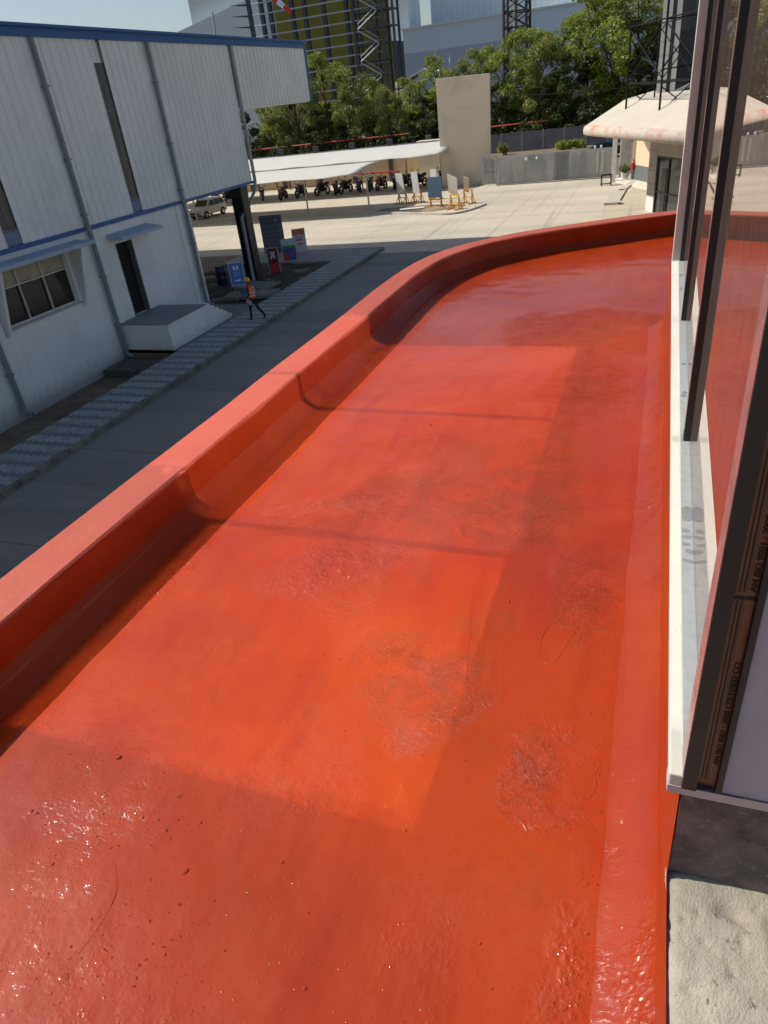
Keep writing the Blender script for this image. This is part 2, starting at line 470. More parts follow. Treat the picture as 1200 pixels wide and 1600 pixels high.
# stray ridges: bristles, string and shoe edges sealed into the paint
def ridge(pts, r):
    q = MB(); P = smooth_path(pts, 5)
    V = [(x, y, Z0 + 0.007 * mnoise.noise(Vector((x * 1.1, y * 1.1, 3))) + 0.003 * mnoise.noise(Vector((x * 4, y * 4, 9))) - r * .35) for x, y in P]
    q.tube(V, [r * (.6 + .5 * abs(mnoise.noise(Vector((x * 60, y * 60, 0))))) for x, y in P], 6); q.build('paint_ridge', M_REDF, office, smooth=True)
ridge([(-.70, 2.72), (-.66, 2.5), (-.615, 2.25), (-.58, 2.05)], .0045)
ridge([(-.25, 2.52), (-.30, 2.44), (-.315, 2.33), (-.29, 2.24), (-.25, 2.22), (-.225, 2.27), (-.20, 2.37), (-.175, 2.45)], .0032)
ridge([(-.32, 1.50), (-.27, 1.56), (-.235, 1.60), (-.25, 1.62)], .0042)
ridge([(-.33, 1.47), (-.27, 1.47), (-.22, 1.42)], .0030)
ridge([(-.95, 1.72), (-.90, 1.66), (-.87, 1.60)], .0034)
ridge([(-.015, 1.75), (-.03, 1.70), (-.022, 1.66), (-.04, 1.60)], .0035)
ridge([(-1.55, .95), (-1.47, .86), (-1.45, .76), (-1.46, .66)], .0030)
ridge([(-.55, 1.95), (-.52, 1.92), (-.53, 1.87), (-.57, 1.87), (-.58, 1.92), (-.55, 1.95)], .0022)
# soffit slab under the floor
sl = MB(); pts = [(x, y) for x, y in SP]
low = pts + [(7.0, -3.0)]
sl.prism(low, Z0 - 0.34, Z0 - 0.06, 'z')
sl.build('canopy_slab', mat('soffit_render', (0.6, 0.58, 0.52)), office)
# right-hand fillet and painted upstand
WX = 0.172
rf = MB()
def rfn(u, v):
    prof = [(0.030, 0.0), (0.045, 0.006), (0.085, 0.027), (0.13, 0.056), (0.162, 0.082), (WX + 0.006, 0.10)]
    y = -3 + v * 9.95
    t = u * 5; i = min(int(t), 4); a = prof[i]; b = prof[i + 1]; k = t - i
    x = a[0] + (b[0] - a[0]) * k; z = a[1] + (b[1] - a[1]) * k
    w = 0.010 * mnoise.noise(Vector((2.2 * y, u * 1.2, 1))) * (1 - u) + 0.004 * mnoise.noise(Vector((11 * y, u * 3, 5)))
    return (x + w - 0.012 * (1 - u) * math.sin(y * 0.9), y, Z0 + z + 0.2 * w)
rf.grid(rfn, 12, 400)
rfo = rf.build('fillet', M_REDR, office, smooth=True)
attribs(rfo.data, lambda x, y: (0.0, .10, .6 + .5 * mnoise.noise(Vector((x * 3, y * 1.5, 3))), max(0, min(1, (1.3 - y) / .45)) * (.85 + 1.1 * mnoise.noise(Vector((x * 8, y * 5, 1)))) + .5 * max(0, mnoise.noise(Vector((x * 6, y * 2.2, 11)))) + (.5 if 3.5 < y < 3.75 else 0)))
up = MB()
up.grid(lambda u, v: (WX + 0.0025 * mnoise.noise(Vector((0, v * 40, u * 3))), -3 + v * 9.95, Z0 - 0.02 + u * (0.386 if v * 9.95 - 3 < 1.165 else 0.72)), 6, 300)
up.build('painted_upstand', M_REDW, office, smooth=True)
GX = 0.2105; WZ = 0.73; Y1 = 1.165; Y2 = 6.40; GT = 3.65
TOPZ = 4.6
wl = MB()
wl.box((WX + 0.004, Y1, Z0 - 0.3), (7, 6.95, Z0 + WZ - 0.035))
wl.box((0.30, Y1 + 0.01, Z0 + WZ - 0.035), (7, 6.95, Z0 + TOPZ))
wl.build('wall', mat('dark_primer', (0.20, 0.155, 0.135), 0.9, var=0.45, nscale=14, bmp=1.0, bscale=90, bdist=0.02, dirt=(0.36, 0.30, 0.27), dscale=45, dlo=.58, dhi=.72), office)
sr = MB()
sr.box((0.142, Y1, Z0 + WZ - 0.036), (0.203, 6.52, Z0 + WZ)); sr.box((0.203, Y1 + 0.029, Z0 + WZ - 0.036), (0.2555, 6.52, Z0 + WZ - 0.001))
sr.box((0.142, Y2, Z0 + WZ), (0.30, 6.52, Z0 + GT + 0.1))
sr.box((0.142, Y1, Z0 + GT), (0.30, Y2, Z0 + GT + 0.1))
sr.box((0.142, Y1, Z0 + GT + 0.1), (0.30, 6.95, Z0 + TOPZ))
sr.build('window_surround', M_CREAM, office, bevel=0.004)
win = MB(); 
M_FILM = mat('protective_film_reflection_tint', (0.26, 0.15, 0.15), 0.22, var=0.35, nscale=7, bmp=0.25, bscale=16, bdist=0.01)  # orange canopy reflection put into the film's base colour
M_GALV = mat('galvanised_track', (0.40, 0.43, 0.42), 0.45, metal=0.35, var=0.08, nscale=40, dirt=(0.46, 0.48, 0.46), dscale=30, dlo=.45, dhi=.75)
tr = MB()
tr.box((0.172, Y1 + 0.09, Z0 + WZ - 0.01), (GX + 0.02, Y2 - 0.002, Z0 + WZ + 0.004))
tr.build('window_track', M_GALV, office)
frm = MB()
frm.box((0.172, Y1 - 0.004, Z0 + WZ - 0.040), (0.203, Y1 + 0.085, Z0 + GT - 0.002))
frm.box((0.203, Y1 + 0.03, Z0 + WZ + 0.004), (0.262, Y1 + 0.13, Z0 + GT - 0.002))
frm.box((0.242, Y1 - 0.001, Z0 + WZ - 0.034), (0.256, Y1 + 0.03, Z0 + GT - 0.002))
fo = frm.build('window_frame', M_BLACK, office, bevel=0.0015)
q = MB(); q.box((0.1705, Y1, Z0 + WZ + 0.002), (0.1722 - 0.0004, Y1 + 0.08, Z0 + GT - 0.01)); q.build('film_strip', M_FILM, fo)
tp = MB(); tp.box((0.2045, Y1 + 0.012, Z0 + WZ - 0.030), (0.2415, Y1 + 0.028, Z0 + GT - 0.002))
M_TAPE = mat('bronze_tape', (0.17, 0.06, 0.03), 0.4, var=0.25, nscale=10, scale=(3, 3, 1), dirt=(0.05, 0.02, 0.015), dscale=9, dlo=.6, dhi=.72)
tape = tp.build('printed_tape', M_TAPE, office)
M_INK = mat('black_ink', (0.004, 0.003, 0.003), 0.6)
st = MB(); zz = Z0 + WZ - 0.008
zb = zz
while zb < Z0 + GT - 0.1:
    ze = min(zb + 0.52, Z0 + GT - 0.02)
    for xa, xb in ((0.2105, 0.2135), (0.2175, 0.2210), (0.2235, 0.2255)):
        n = 30
        for k in range(n):
            z_a = zb + (ze - zb) * k / n; z_b = zb + (ze - zb) * (k + 1) / n
            w1 = 0.0006 * mnoise.noise(Vector((xa * 900, z_a * 30, 0))); w2 = 0.0006 * mnoise.noise(Vector((xa * 900, z_b * 30, 0)))
            st.poly([(xa + w1, Y1 + 0.0115, z_a), (xb + w1 * .4, Y1 + 0.0115, z_a), (xb + w2 * .4, Y1 + 0.0115, z_b), (xa + w2, Y1 + 0.0115, z_b)])
    st.poly([(0.205, Y1 + 0.0113, ze + 0.002), (0.241, Y1 + 0.0113, ze + 0.003), (0.241, Y1 + 0.0113, ze + 0.013), (0.205, Y1 + 0.0113, ze + 0.010)])
    zb = ze + 0.02
st.build('printed_lines', M_INK, tape, fix=False)
pl_ = MB()
pl_.box((0.2238, Y1 + 0.0105, Z0 + WZ + 0.01), (0.2243, Y1 + 0.0110, Z0 + GT - 0.02)); pl_.build('pale_line', mat('pale_line', (0.3, 0.24, 0.2)), tape)

def text_mesh(name, body, size, M, material, parent, sx=1.0, bold=0.0, align='LEFT', depth=0.0):
    cu = bpy.data.curves.new(name + '_c', 'FONT'); cu.body = body; cu.size = size; cu.offset = bold; cu.align_x = align; cu.extrude = depth
    cu.resolution_u = 3
    t = bpy.data.objects.new(name + '_t', cu); COL.objects.link(t)
    bpy.context.view_layer.update()
    dg = bpy.context.evaluated_depsgraph_get()
    me = bpy.data.meshes.new_from_object(t.evaluated_get(dg))
    bpy.data.objects.remove(t); bpy.data.curves.remove(cu)
    me.transform(Matrix.Diagonal((sx, 1, 1, 1))); me.transform(M)
    me.materials.clear(); me.materials.append(material); me.name = name
    o = bpy.data.objects.new(name, me); link(o, parent); return o
# reads from bottom to top on the face towards -Y
for zt in (0.775, 1.265, 1.755, 2.245, 2.735):
    M = Matrix.Translation((0.2395, Y1 + 0.0108, Z0 + zt)) @ Matrix(((0, -1, 0, 0), (0, 0, -1, 0), (1, 0, 0, 0), (0, 0, 0, 1)))
    text_mesh('printed_text', 'AN ISO 9001 : 2008 CERTIFIED CO.', 0.0150, M, M_INK, tape, sx=1.38, bold=0.0006)
lp = MB(); lp.box((0.2565, Y1 + 0.004, Z0 + WZ - 0.0352), (3.0, Y1 + 0.10, Z0 + TOPZ))
lp.build('end_panel', mat('lilac_render', (0.40, 0.37, 0.43), 0.8, var=0.10, nscale=4, bmp=0.5, bscale=18, bdist=0.01, scale=(1, 1, .5), dirt=(0.33, 0.29, 0.33), dscale=3), office)
lg = MB(); lg.box((0.30, Y1 - 0.001, Z0 + WZ - 0.062), (3.0, Y1 + 0.05, Z0 + WZ - 0.0355)); lg.box((0.142, Y1 - 0.0014, Z0 + WZ - 0.062), (0.30, Y1 + 0.05, Z0 + WZ - 0.0365))
lg.build('ledge_strip', mat('shaded_cream_render', (0.50, 0.42, 0.42), 0.8, var=0.06, bmp=0.2, bscale=60, bdist=0.003), office)  # end face of the cream sill, its pinkish shade put into the colour
for a, b in ((1.30, 2.935), (2.995, 4.695), (4.755, 6.36)):
    gtop = 2.66 if a < 2 else GT - 0.003      # nearest pane shortened to keep reflected sun off the near parapet
    w = MB(); w.box((GX, a, Z0 + WZ + 0.006), (GX + 0.012, b, Z0 + gtop)); w.build('glass_pane', M_GLASS, office)
    if a < 2:
        w = MB(); w.box((GX - .022, a + .001, Z0 + 2.662), (GX + 0.02, b - .001, Z0 + 2.72)); w.build('mullion', M_BLACK, office)  # unseen bar added to close off the shortened pane
        w = MB(); w.box((GX - .004, a + .001, Z0 + 2.722), (GX + 0.02, b - .001, Z0 + GT - 0.003)); w.build('added_light_stop', mat('grey_light_stop', (0.10, 0.10, 0.105), .6), office)  # unseen panel added to stop the sun's reflection above the bar
for a, b in ((2.935, 2.995), (4.695, 4.755)):
    w = MB(); w.box((0.1825, a, Z0 + WZ + 0.006), (GX + 0.02, b, Z0 + GT - 0.003)); mu = w.build('mullion', M_BLACK, office, bevel=0.0015)
    w = MB(); w.box((0.1812, a + 0.002, Z0 + WZ + 0.05), (0.1822, b - 0.002, Z0 + GT - 0.01)); w.build('film_strip', M_FILM, mu)
w = MB(); w.box((0.180, 6.36, Z0 + WZ + 0.006), (GX + 0.02, Y2 - 0.002, Z0 + GT - 0.003)); w.build('window_frame', M_BLACK, office)
ROT1 = [o for o in office.children if o.name.split('.')[0] in ('glass_pane', 'mullion', 'window_frame', 'window_track')]
ROT2 = [o for o in office.children if o.name.split('.')[0] in ('window_surround',)]
def yaw(os_, deg):
    T = Matrix.Translation((GX, Y1, 0)) @ Matrix.Rotation(R(-deg), 4, 'Z') @ Matrix.Translation((-GX, -Y1, 0))
    for o in os_:
        o.data.transform(T)
        for c in o.children: c.data.transform(T)
yaw(ROT1, 0.49); yaw(ROT2, 0.25)
# dried shoe print on the track
M_MUD = mat('dried_mud_print', (0.17, 0.19, 0.195), 0.8)
def blob(cx, cy_, rx, ry, n=18, a0=0):
    pts = []
    for k in range(n):
        a = 2 * math.pi * k / n
        rr = 1 + 0.12 * mnoise.noise(Vector((cx * 50 + math.cos(a), cy_ * 50 + math.sin(a), 0)))
        x, y = rx * rr * math.cos(a), ry * rr * math.sin(a)
        pts.append((min(max(cx + x * math.cos(a0) - y * math.sin(a0), 0.174), 0.209) + .0086 * (cy_ - Y1), cy_ + x * math.sin(a0) + y * math.cos(a0), Z0 + WZ + 0.0048))
    fp = MB(); fp.poly(pts); fp.build('mud_mark', M_MUD, office, fix=False)
for cx, cy_, rx, ry, a in ((.192, 2.33, .024, .055, 0), (.186, 2.215, .016, .012, .3), (.190, 2.175, .018, .010, .2), (.186, 2.13, .015, .010, -.3), (.200, 2.085, .020, .012, -.5), (.194, 2.03, .026, .008, -.4)):
    blob(cx, cy_, rx, ry, a0=a)
for cy_ in (3.45, 3.49, 3.9, 5.45, 5.5, 5.85, 5.9):
    blob(.192 + random.uniform(-.008, .008), cy_, .012, .02, a0=random.random())
# rough concrete ledge beside the window
M_CONC = mat('rough_concrete', (0.40, 0.36, 0.285), 0.95, var=0.28, nscale=5, bmp=0.8, bscale=170, bdist=0.006, dirt=(0.15, 0.13, 0.11), dscale=30, dlo=.60, dhi=.68)
lc = MB()
def lfn(u, v):
    x = WX + 0.001 + u * 2.2; y = -0.6 + v * 1.78
    if u < 0.001: x += 0.008 * mnoise.noise(Vector((y * 9, 3, 0))) 
    h = 0.010 * mnoise.noise(Vector((x * 4, y * 4, 0))) + 0.006 * mnoise.noise(Vector((x * 13, y * 13, 4))) + 0.003 * mnoise.noise(Vector((x * 40, y * 40, 7)))
    c = mnoise.noise(Vector((x * 9 + 1.7, y * 17, 2)))
    if c > 0.36: h -= (c - 0.36) * 0.07
    ck = abs(mnoise.noise(Vector((x * 5 + 3, y * 7, 12))))
    if ck < .03 and c > -.1: h -= (.03 - ck) * .35
    c2 = mnoise.noise(Vector((x * 31, y * 38, 6)))
    if c2 > 0.45: h -= (c2 - 0.45) * 0.05
    e = min(1, u * 2.2 / 0.03); h -= 0.016 * (1 - e) ** 2
    return (x, y, Z0 + 0.365 + h * 0.8)
lc.grid(lfn, 240, 200)
lc.build('concrete_ledge', M_CONC, office, smooth=True)
lb = MB(); lb.box((WX + 0.003, -3, Z0 - 0.3), (7, Y1 - 0.003, Z0 + 0.33)); lb.build('ledge_base', M_CONC, office)

# ------------------------------------------------------------------ ground
def sheet(name, pts, z, m, kind='structure'):
    mb = MB(); mb.poly([(x, y, z) for x, y in pts]); o = mb.build(name, m, fix=False)
    return tag(o, kind=kind)
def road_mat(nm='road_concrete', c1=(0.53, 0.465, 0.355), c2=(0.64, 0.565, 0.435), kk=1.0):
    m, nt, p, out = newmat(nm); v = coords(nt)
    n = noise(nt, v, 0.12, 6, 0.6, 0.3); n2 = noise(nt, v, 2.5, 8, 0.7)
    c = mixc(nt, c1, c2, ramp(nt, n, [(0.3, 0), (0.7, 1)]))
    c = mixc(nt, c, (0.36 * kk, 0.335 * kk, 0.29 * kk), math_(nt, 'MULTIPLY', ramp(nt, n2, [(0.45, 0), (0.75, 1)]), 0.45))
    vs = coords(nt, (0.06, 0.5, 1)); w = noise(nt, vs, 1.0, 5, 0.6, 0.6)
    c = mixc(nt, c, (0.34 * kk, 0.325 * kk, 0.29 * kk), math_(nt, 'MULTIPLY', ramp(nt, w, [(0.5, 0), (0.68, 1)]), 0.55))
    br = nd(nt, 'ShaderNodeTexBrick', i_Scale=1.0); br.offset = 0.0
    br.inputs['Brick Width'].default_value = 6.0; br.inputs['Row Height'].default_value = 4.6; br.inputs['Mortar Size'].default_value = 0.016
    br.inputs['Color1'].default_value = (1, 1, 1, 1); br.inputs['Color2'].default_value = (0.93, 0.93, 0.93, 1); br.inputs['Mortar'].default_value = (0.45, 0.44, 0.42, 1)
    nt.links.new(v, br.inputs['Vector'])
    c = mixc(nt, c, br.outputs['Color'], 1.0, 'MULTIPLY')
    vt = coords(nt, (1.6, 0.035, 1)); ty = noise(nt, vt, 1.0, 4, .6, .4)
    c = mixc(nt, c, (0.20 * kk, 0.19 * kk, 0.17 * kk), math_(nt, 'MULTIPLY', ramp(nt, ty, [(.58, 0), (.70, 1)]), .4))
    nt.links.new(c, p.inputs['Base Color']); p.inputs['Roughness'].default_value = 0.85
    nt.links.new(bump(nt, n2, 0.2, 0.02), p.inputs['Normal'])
    return m
M_ROAD = road_mat()
M_EARTH = mat('dry_earth', (0.20, 0.15, 0.10), 0.95, var=0.3, nscale=1.5, bmp=0.5, bscale=8, bdist=0.05, dirt=(0.10, 0.09, 0.04), dscale=.3)
g = MB()
# one sheet to the horizon; the strip beside the warehouse lies lower
for x0, x1, y0, y1 in ((-900, -19.7, -400, 900), (-17.0, 900, -400, 900), (-19.7, -17.0, 21.9, 900), (-19.7, -17.0, -400, -30)):
    g.poly([(x0, y0, 0), (x1, y0, 0), (x1, y1, 0), (x0, y1, 0)])
g.poly([(-17.0, -30, 0), (-17.0, 21.9, 0), (-17.05, 21.9, -.4), (-17.05, -30, -.4)])
g.poly([(-19.7, -30, -.4), (-17.05, -30, -.4), (-17.05, 21.9, -.4), (-19.7, 21.9, -.4)])
g.poly([(-19.7, 21.9, -.4), (-17.05, 21.9, -.4), (-17.0, 21.9, 0), (-19.7, 21.9, 0)])
tag(g.build('ground', M_EARTH, fix=False), kind='structure')
sheet('road', [(-15.0, -60), (30, -60), (30, 68.5), (-60, 68.5), (-60, 56.2), (-60, 40.9), (-15.0, 40.9)], 0.004, M_ROAD)
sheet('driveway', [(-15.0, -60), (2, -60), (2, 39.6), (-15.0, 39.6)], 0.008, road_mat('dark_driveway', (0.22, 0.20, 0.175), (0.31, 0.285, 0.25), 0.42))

def paver_mat():
    m, nt, p, out = newmat('zigzag_pavers'); v = coords(nt)
    br = nd(nt, 'ShaderNodeTexBrick', i_Scale=1.0); br.offset = 0.5
    br.inputs['Brick Width'].default_value = 0.50; br.inputs['Row Height'].default_value = 0.42; br.inputs['Mortar Size'].default_value = 0.05
    br.inputs['Color1'].default_value = (0.34, 0.35, 0.36, 1); br.inputs['Color2'].default_value = (0.28, 0.29, 0.31, 1); br.inputs['Mortar'].default_value = (0.10, 0.10, 0.11, 1)
    sep = nd(nt, 'ShaderNodeSeparateXYZ'); nt.links.new(v, sep.inputs[0])
    zz = math_(nt, 'PINGPONG', sep.outputs[0], 0.12)
    yy = math_(nt, 'ADD', sep.outputs[1], zz)
    # dark zigzag course alternating with a light one
    stripe = math_(nt, 'FRACT', math_(nt, 'MULTIPLY', yy, 1 / 0.62))
    f = ramp(nt, stripe, [(0.0, 1), (0.34, 1), (0.36, 0), (0.97, 0), (1.0, 1)])
    seg = math_(nt, 'FRACT', math_(nt, 'MULTIPLY', sep.outputs[0], 1 / 0.24))
    gap = ramp(nt, seg, [(0.0, 1), (0.07, 1), (0.09, 0)])
    vc = nd(nt, 'ShaderNodeTexWhiteNoise'); sn = nd(nt, 'ShaderNodeVectorMath', operation='SNAP'); sn.inputs[1].default_value = (0.24, 0.31, 10); nt.links.new(v, sn.inputs[0]); nt.links.new(sn.outputs[0], vc.inputs['Vector'])
    c = mixc(nt, (0.37, 0.37, 0.365), (0.17, 0.168, 0.165), f)
    c = mixc(nt, c, (0.24, 0.235, 0.225), ramp(nt, vc.outputs['Value'], [(0.35, 0), (1.0, 0.75)]))
    c = mixc(nt, c, (0.16, 0.16, 0.165), math_(nt, 'MULTIPLY', gap, 0.5))
    n = noise(nt, v, 1.2, 6, 0.7)
    c = mixc(nt, c, (0.22, 0.215, 0.20), math_(nt, 'MULTIPLY', ramp(nt, n, [(0.4, 0), (0.7, 1)]), 0.5))
    nt.links.new(c, p.inputs['Base Color']); p.inputs['Roughness'].default_value = 0.8
    return m
M_PAV = paver_mat()
fpth = MB(); 
fpth.prism([(-17.0, -30), (-15.15, -30), (-15.15, 40.6), (-24.5, 40.6), (-24.5, 37.6), (-17.0, 37.4)], -0.05, 0.15, 'z')
tag(fpth.build('footpath', M_PAV), kind='structure')
kb = MB(); y = -30.0
while y < 40.6:
    o_ = random.uniform(-.012, .012)
    kb.box((-15.15 + o_, y + .01, -0.05), (-15.0 + o_, y + 0.60, 0.155 + random.uniform(-.006, .006))); y += 0.62
x = -24.5
while x < -15.2:
    kb.box((x + .01, 40.6, -0.05), (x + .6, 40.75, 0.15)); x += 0.62
tag(kb.build('kerb', mat('kerb_stone', (0.20, 0.185, 0.15), 0.9, var=0.35, nscale=2.5, dirt=(0.08, 0.07, 0.055), dscale=1.5)), kind='structure')
bed = MB(); bed.grid(lambda u, v: (-24.5 + u * 7.5 + (0 if 0 < u < 1 else 0), 28.6 + v * 8.85, 0.03 + 0.10 * mnoise.noise(Vector((u * 9, v * 9, 0)))), 40, 40)
tag(bed.build('planting_bed_soil', mat('dark_soil', (0.045, 0.036, 0.028), 0.95, var=0.4, nscale=2, bmp=0.6, bscale=12, bdist=0.04, dirt=(0.10, 0.08, 0.05), dscale=1), smooth=True), kind='structure')
b2 = MB(); b2.prism([(-17.0, 26.6), (-17.0, 28.6), (-19.7, 28.6), (-19.7, 26.6)], 0.0, 0.12, 'z'); b2.prism([(-17.0, 22.0), (-17.0, 26.6), (-19.7, 26.6), (-19.7, 22.0)], 0.0, 0.12, 'z')
tag(b2.build('paving_apron', mat('apron_concrete', (0.20, 0.19, 0.18), 0.9, var=.2)), kind='structure')
M_SLAB = mat('grey_slab', (0.22, 0.21, 0.185), 0.9, var=0.25, nscale=2, dirt=(0.12, 0.11, 0.09))
for nm, x, y, w, d, rz, lab in (('concrete_slab', -18.3, 30.2, 2.6, 1.3, 0.15, 'grey concrete slab lying in the dark bed beside the blue notice stand'),
                       ('concrete_slab', -18.9, 31.9, 1.9, 1.5, -0.1, 'pale concrete slab lying in the dark soil near the foot of the dark steel column')):
    q = MB(); q.box((-w / 2, -d / 2, 0), (w / 2, d / 2, 0.16), rz); o = q.build(nm, M_SLAB, loc=(x, y, 0.07), bevel=0.02)
    tag(o, lab, 'slab')
q = MB(); q.box((-19.5, 20.3, -0.40), (-17.15, 21.7, -0.13)); tag(q.build('drain_cover', mat('dark_slab', (0.10, 0.09, 0.075), 0.9, var=.3), bevel=.02), 'dark concrete drain cover in the sunken strip beside the door platform', 'drain cover')

# low kerb and verge in front of the vehicle shelter
vk = MB()
arc = [(-60, 56.8), (-40, 56.6), (-26, 56.0), (-20.5, 55.0), (-16.5, 53.2), (-14.2, 52.4), (-13.0, 53.4), (-12.2, 56.0)]
sa = smooth_path(arc, 5)
for a, b in zip(sa, sa[1:]):
    dx, dy = b[0] - a[0], b[1] - a[1]; l = math.hypot(dx, dy); nx, ny = -dy / l * .14, dx / l * .14
    vk.prism([(a[0] - nx, a[1] - ny), (b[0] - nx, b[1] - ny), (b[0] + nx, b[1] + ny), (a[0] + nx, a[1] + ny)], 0, 0.13, 'z')
tag(vk.build('verge_kerb', mat('pale_kerb', (0.52, 0.48, 0.40), 0.85, var=.15)), kind='structure')
sheet('yard', [(-60, 57.2), (-26, 56.3), (-20.5, 55.4), (-20.5, 79), (-60, 79)], 0.012, mat('yard_concrete', (0.55, 0.48, 0.37), 0.9, var=.08, nscale=.4, dirt=(0.42, 0.36, 0.27), dscale=.5))
def drop_mat(): return mat('stained_earth', (0.15, 0.10, 0.07), 0.95, var=.4, nscale=2, bmp=.4, bscale=9, bdist=.04)
hp = MB()
def hfn(u, v):
    a = v * 2 * math.pi; r = u
    rx, ry = 3.9, 1.7
    k = 1 + 0.18 * mnoise.noise(Vector((math.cos(a) * 1.4, math.sin(a) * 1.4, 3)))
    return (-17.6 + rx * r * k * math.cos(a), 56.3 + ry * r * k * math.sin(a), 0.018 + 0.10 * (1 - r * r) * (1 + 0.8 * mnoise.noise(Vector((r * 4, a * 3, 1)))))
hp.grid(hfn, 10, 48)
tag(hp.build('bare_earth_patch', mat('bare_earth', (0.34, 0.23, 0.15), 0.95, var=.3, nscale=2.5, dirt=(0.13, 0.09, 0.06), dscale=.9, dlo=.45, dhi=.6), smooth=True), kind='structure')

# ------------------------------------------------------------------ warehouse
WHX = -19.6
wh = empty('warehouse', (-30, 20, 0), label='grey ribbed steel warehouse with white lower walls and blue roof edge, left of the road', cat='warehouse')
wh.location = (0, 0, 0)
def streaky(name, base, stain, rough=.8, amt=.75):
    m, nt, p, out = newmat(name); v = coords(nt); vs = coords(nt, (1, 2.6, .10))
    st_n = noise(nt, vs, 1.6, 7, .7, .2); bl = noise(nt, v, .5, 5, .6, .3); fn_ = noise(nt, v, 6, 6, .7)
    c = mixc(nt, base, stain, math_(nt, 'MULTIPLY', ramp(nt, st_n, [(.46, 0), (.72, 1)]), amt))
    c = mixc(nt, c, tuple(x * .82 for x in base), math_(nt, 'MULTIPLY', ramp(nt, bl, [(.45, 0), (.65, 1)]), .6))
    sep = nd(nt, 'ShaderNodeSeparateXYZ'); nt.links.new(v, sep.inputs[0])
    low = ramp(nt, math_(nt, 'ADD', math_(nt, 'MULTIPLY', sep.outputs[2], .9), math_(nt, 'MULTIPLY', fn_, .9)), [(0.30, 1), (0.85, 0)])
    c = mixc(nt, c, (0.30, 0.27, 0.22), math_(nt, 'MULTIPLY', low, .6))
    nt.links.new(c, p.inputs['Base Color']); p.inputs['Roughness'].default_value = rough
    nt.links.new(bump(nt, fn_, .15, .01), p.inputs['Normal']); return m
M_BLUE = mat('blue_trim', (0.02, 0.10, 0.28), 0.45, var=.1)
M_CLAD = streaky('grey_cladding', (0.78, 0.78, 0.765), (0.66, 0.66, 0.64), .5, .5)
M_WHITE = streaky('white_washed_render', (0.82, 0.82, 0.80), (0.60, 0.59, 0.55), .8, .38)
M_PIPE = mat('grey_pipe', (0.20, 0.22, 0.24), 0.45, var=.08)
M_DARK = mat('dark_interior', (0.010, 0.010, 0.010), 0.9)
def ribbed(y0, y1, z0, z1, x, pitch=0.40):
    """trapezoidal sheet facing +X"""
    mb = MB(); prof = []; y = y0
    while y < y1 - 1e-6:
        for dy, dx in ((0, 0), (0.27, 0), (0.30, 0.04), (0.37, 0.04), (0.40, 0)):
            if y + dy <= y1 + 1e-6: prof.append((y + dy, x + dx))
        y += pitch
    for (ya, xa), (yb, xb) in zip(prof, prof[1:]):
        if yb - ya < 1e-6: continue
        mb.poly([(xa, ya, z0), (xb, yb, z0), (xb, yb, z1), (xa, ya, z1)])
    return mb
slits = [(5.6, 6.3), (11.9, 12.55), (18.10, 18.75), (24.65, 25.30)]
SZ0, SZ1 = 4.86, 9.9
cl = MB(); edges = [-30.0]
for a, b in slits: edges += [a, b]
edges.append(28.5)
for i in range(0, len(edges), 2):
    r_ = ribbed(edges[i], edges[i + 1], 4.80, 10.62, WHX); cl.mesh(r_.v, r_.f)
for a, b in slits:
    r_ = ribbed(a, b, SZ1, 10.62, WHX); cl.mesh(r_.v, r_.f)
r_ = ribbed(28.5, 34.7, 4.80, 10.62, WHX); cl.mesh(r_.v, r_.f)
r_ = ribbed(34.7, 43.0, 8.05, 10.62, WHX, 0.40); cl.mesh(r_.v, r_.f)
cl.build('wall_cladding', M_CLAD, wh, fix=False)
bx = MB()
bx.box((-46, -30, 4.74), (WHX - 0.13, 34.7, 10.6)); bx.build('upper_block', M_CLAD, wh)
bx = MB(); bx.box((-46, 34.701, 8.0), (WHX - 0.03, 42.98, 10.6)); bx.build('roof_overhang', M_CLAD, wh)
mw = MB()   # lower wall with a window and a door opening
FX = WHX - 0.02
def wallrect(mb, y0, y1, z0, z1, x0=FX - .25, x1=FX): mb.box((x0, y0, z0), (x1, y1, z1))
wallrect(mw, -30, 17.0, -0.45, 4.70); wallrect(mw, 17.0, 20.4, -0.45, 2.50); wallrect(mw, 17.0, 20.4, 4.30, 4.70)
wallrect(mw, 20.4, 23.1, -0.45, 4.70); wallrect(mw, 23.1, 24.15, -0.45, 1.15); wallrect(mw, 23.1, 24.15, 3.95, 4.70); wallrect(mw, 24.15, 28.5, -0.45, 4.70)
mw.box((-46, 28.25, -.1), (FX - .25, 28.5, 4.70))
mw.build('lower_wall', M_WHITE, wh)
fa = MB()
fa.box((-46, -30, 10.6), (WHX + 0.10, 43.05, 10.86)); fa.box((WHX - .1, -30, 10.862), (WHX + 0.24, 43.1, 10.95))
fa.build('roof_edge', M_BLUE, wh)
fb = MB(); fb.box((WHX - .05, 43.0, 8.0), (WHX + 0.09, 43.12, 10.6)); fb.box((-46, 43.0, 7.98), (WHX - .05, 43.1, 8.1)); fb.build('corner_trim', M_BLUE, wh)
fb = MB(); fb.box((WHX - .04, 21.95, 4.68), (WHX + .06, 27.85, 4.83)); fb.box((WHX - .04, 28.15, 4.68), (WHX + .06, 34.7, 4.79)); fb.box((WHX - .04, -30, 4.68), (WHX + .06, 21.65, 4.83)); fb.build('flashing', M_BLUE, wh)
so = MB(); so.box((-46, 28.5, 4.70), (WHX - .05, 34.69, 4.735)); so.build('soffit', mat('dark_soffit', (0.06, 0.065, 0.07)), wh)
M_SLIT = mat('brown_louvre_glass', (0.085, 0.078, 0.078), 0.35, var=.3, nscale=8, scale=(1, 1, .3))
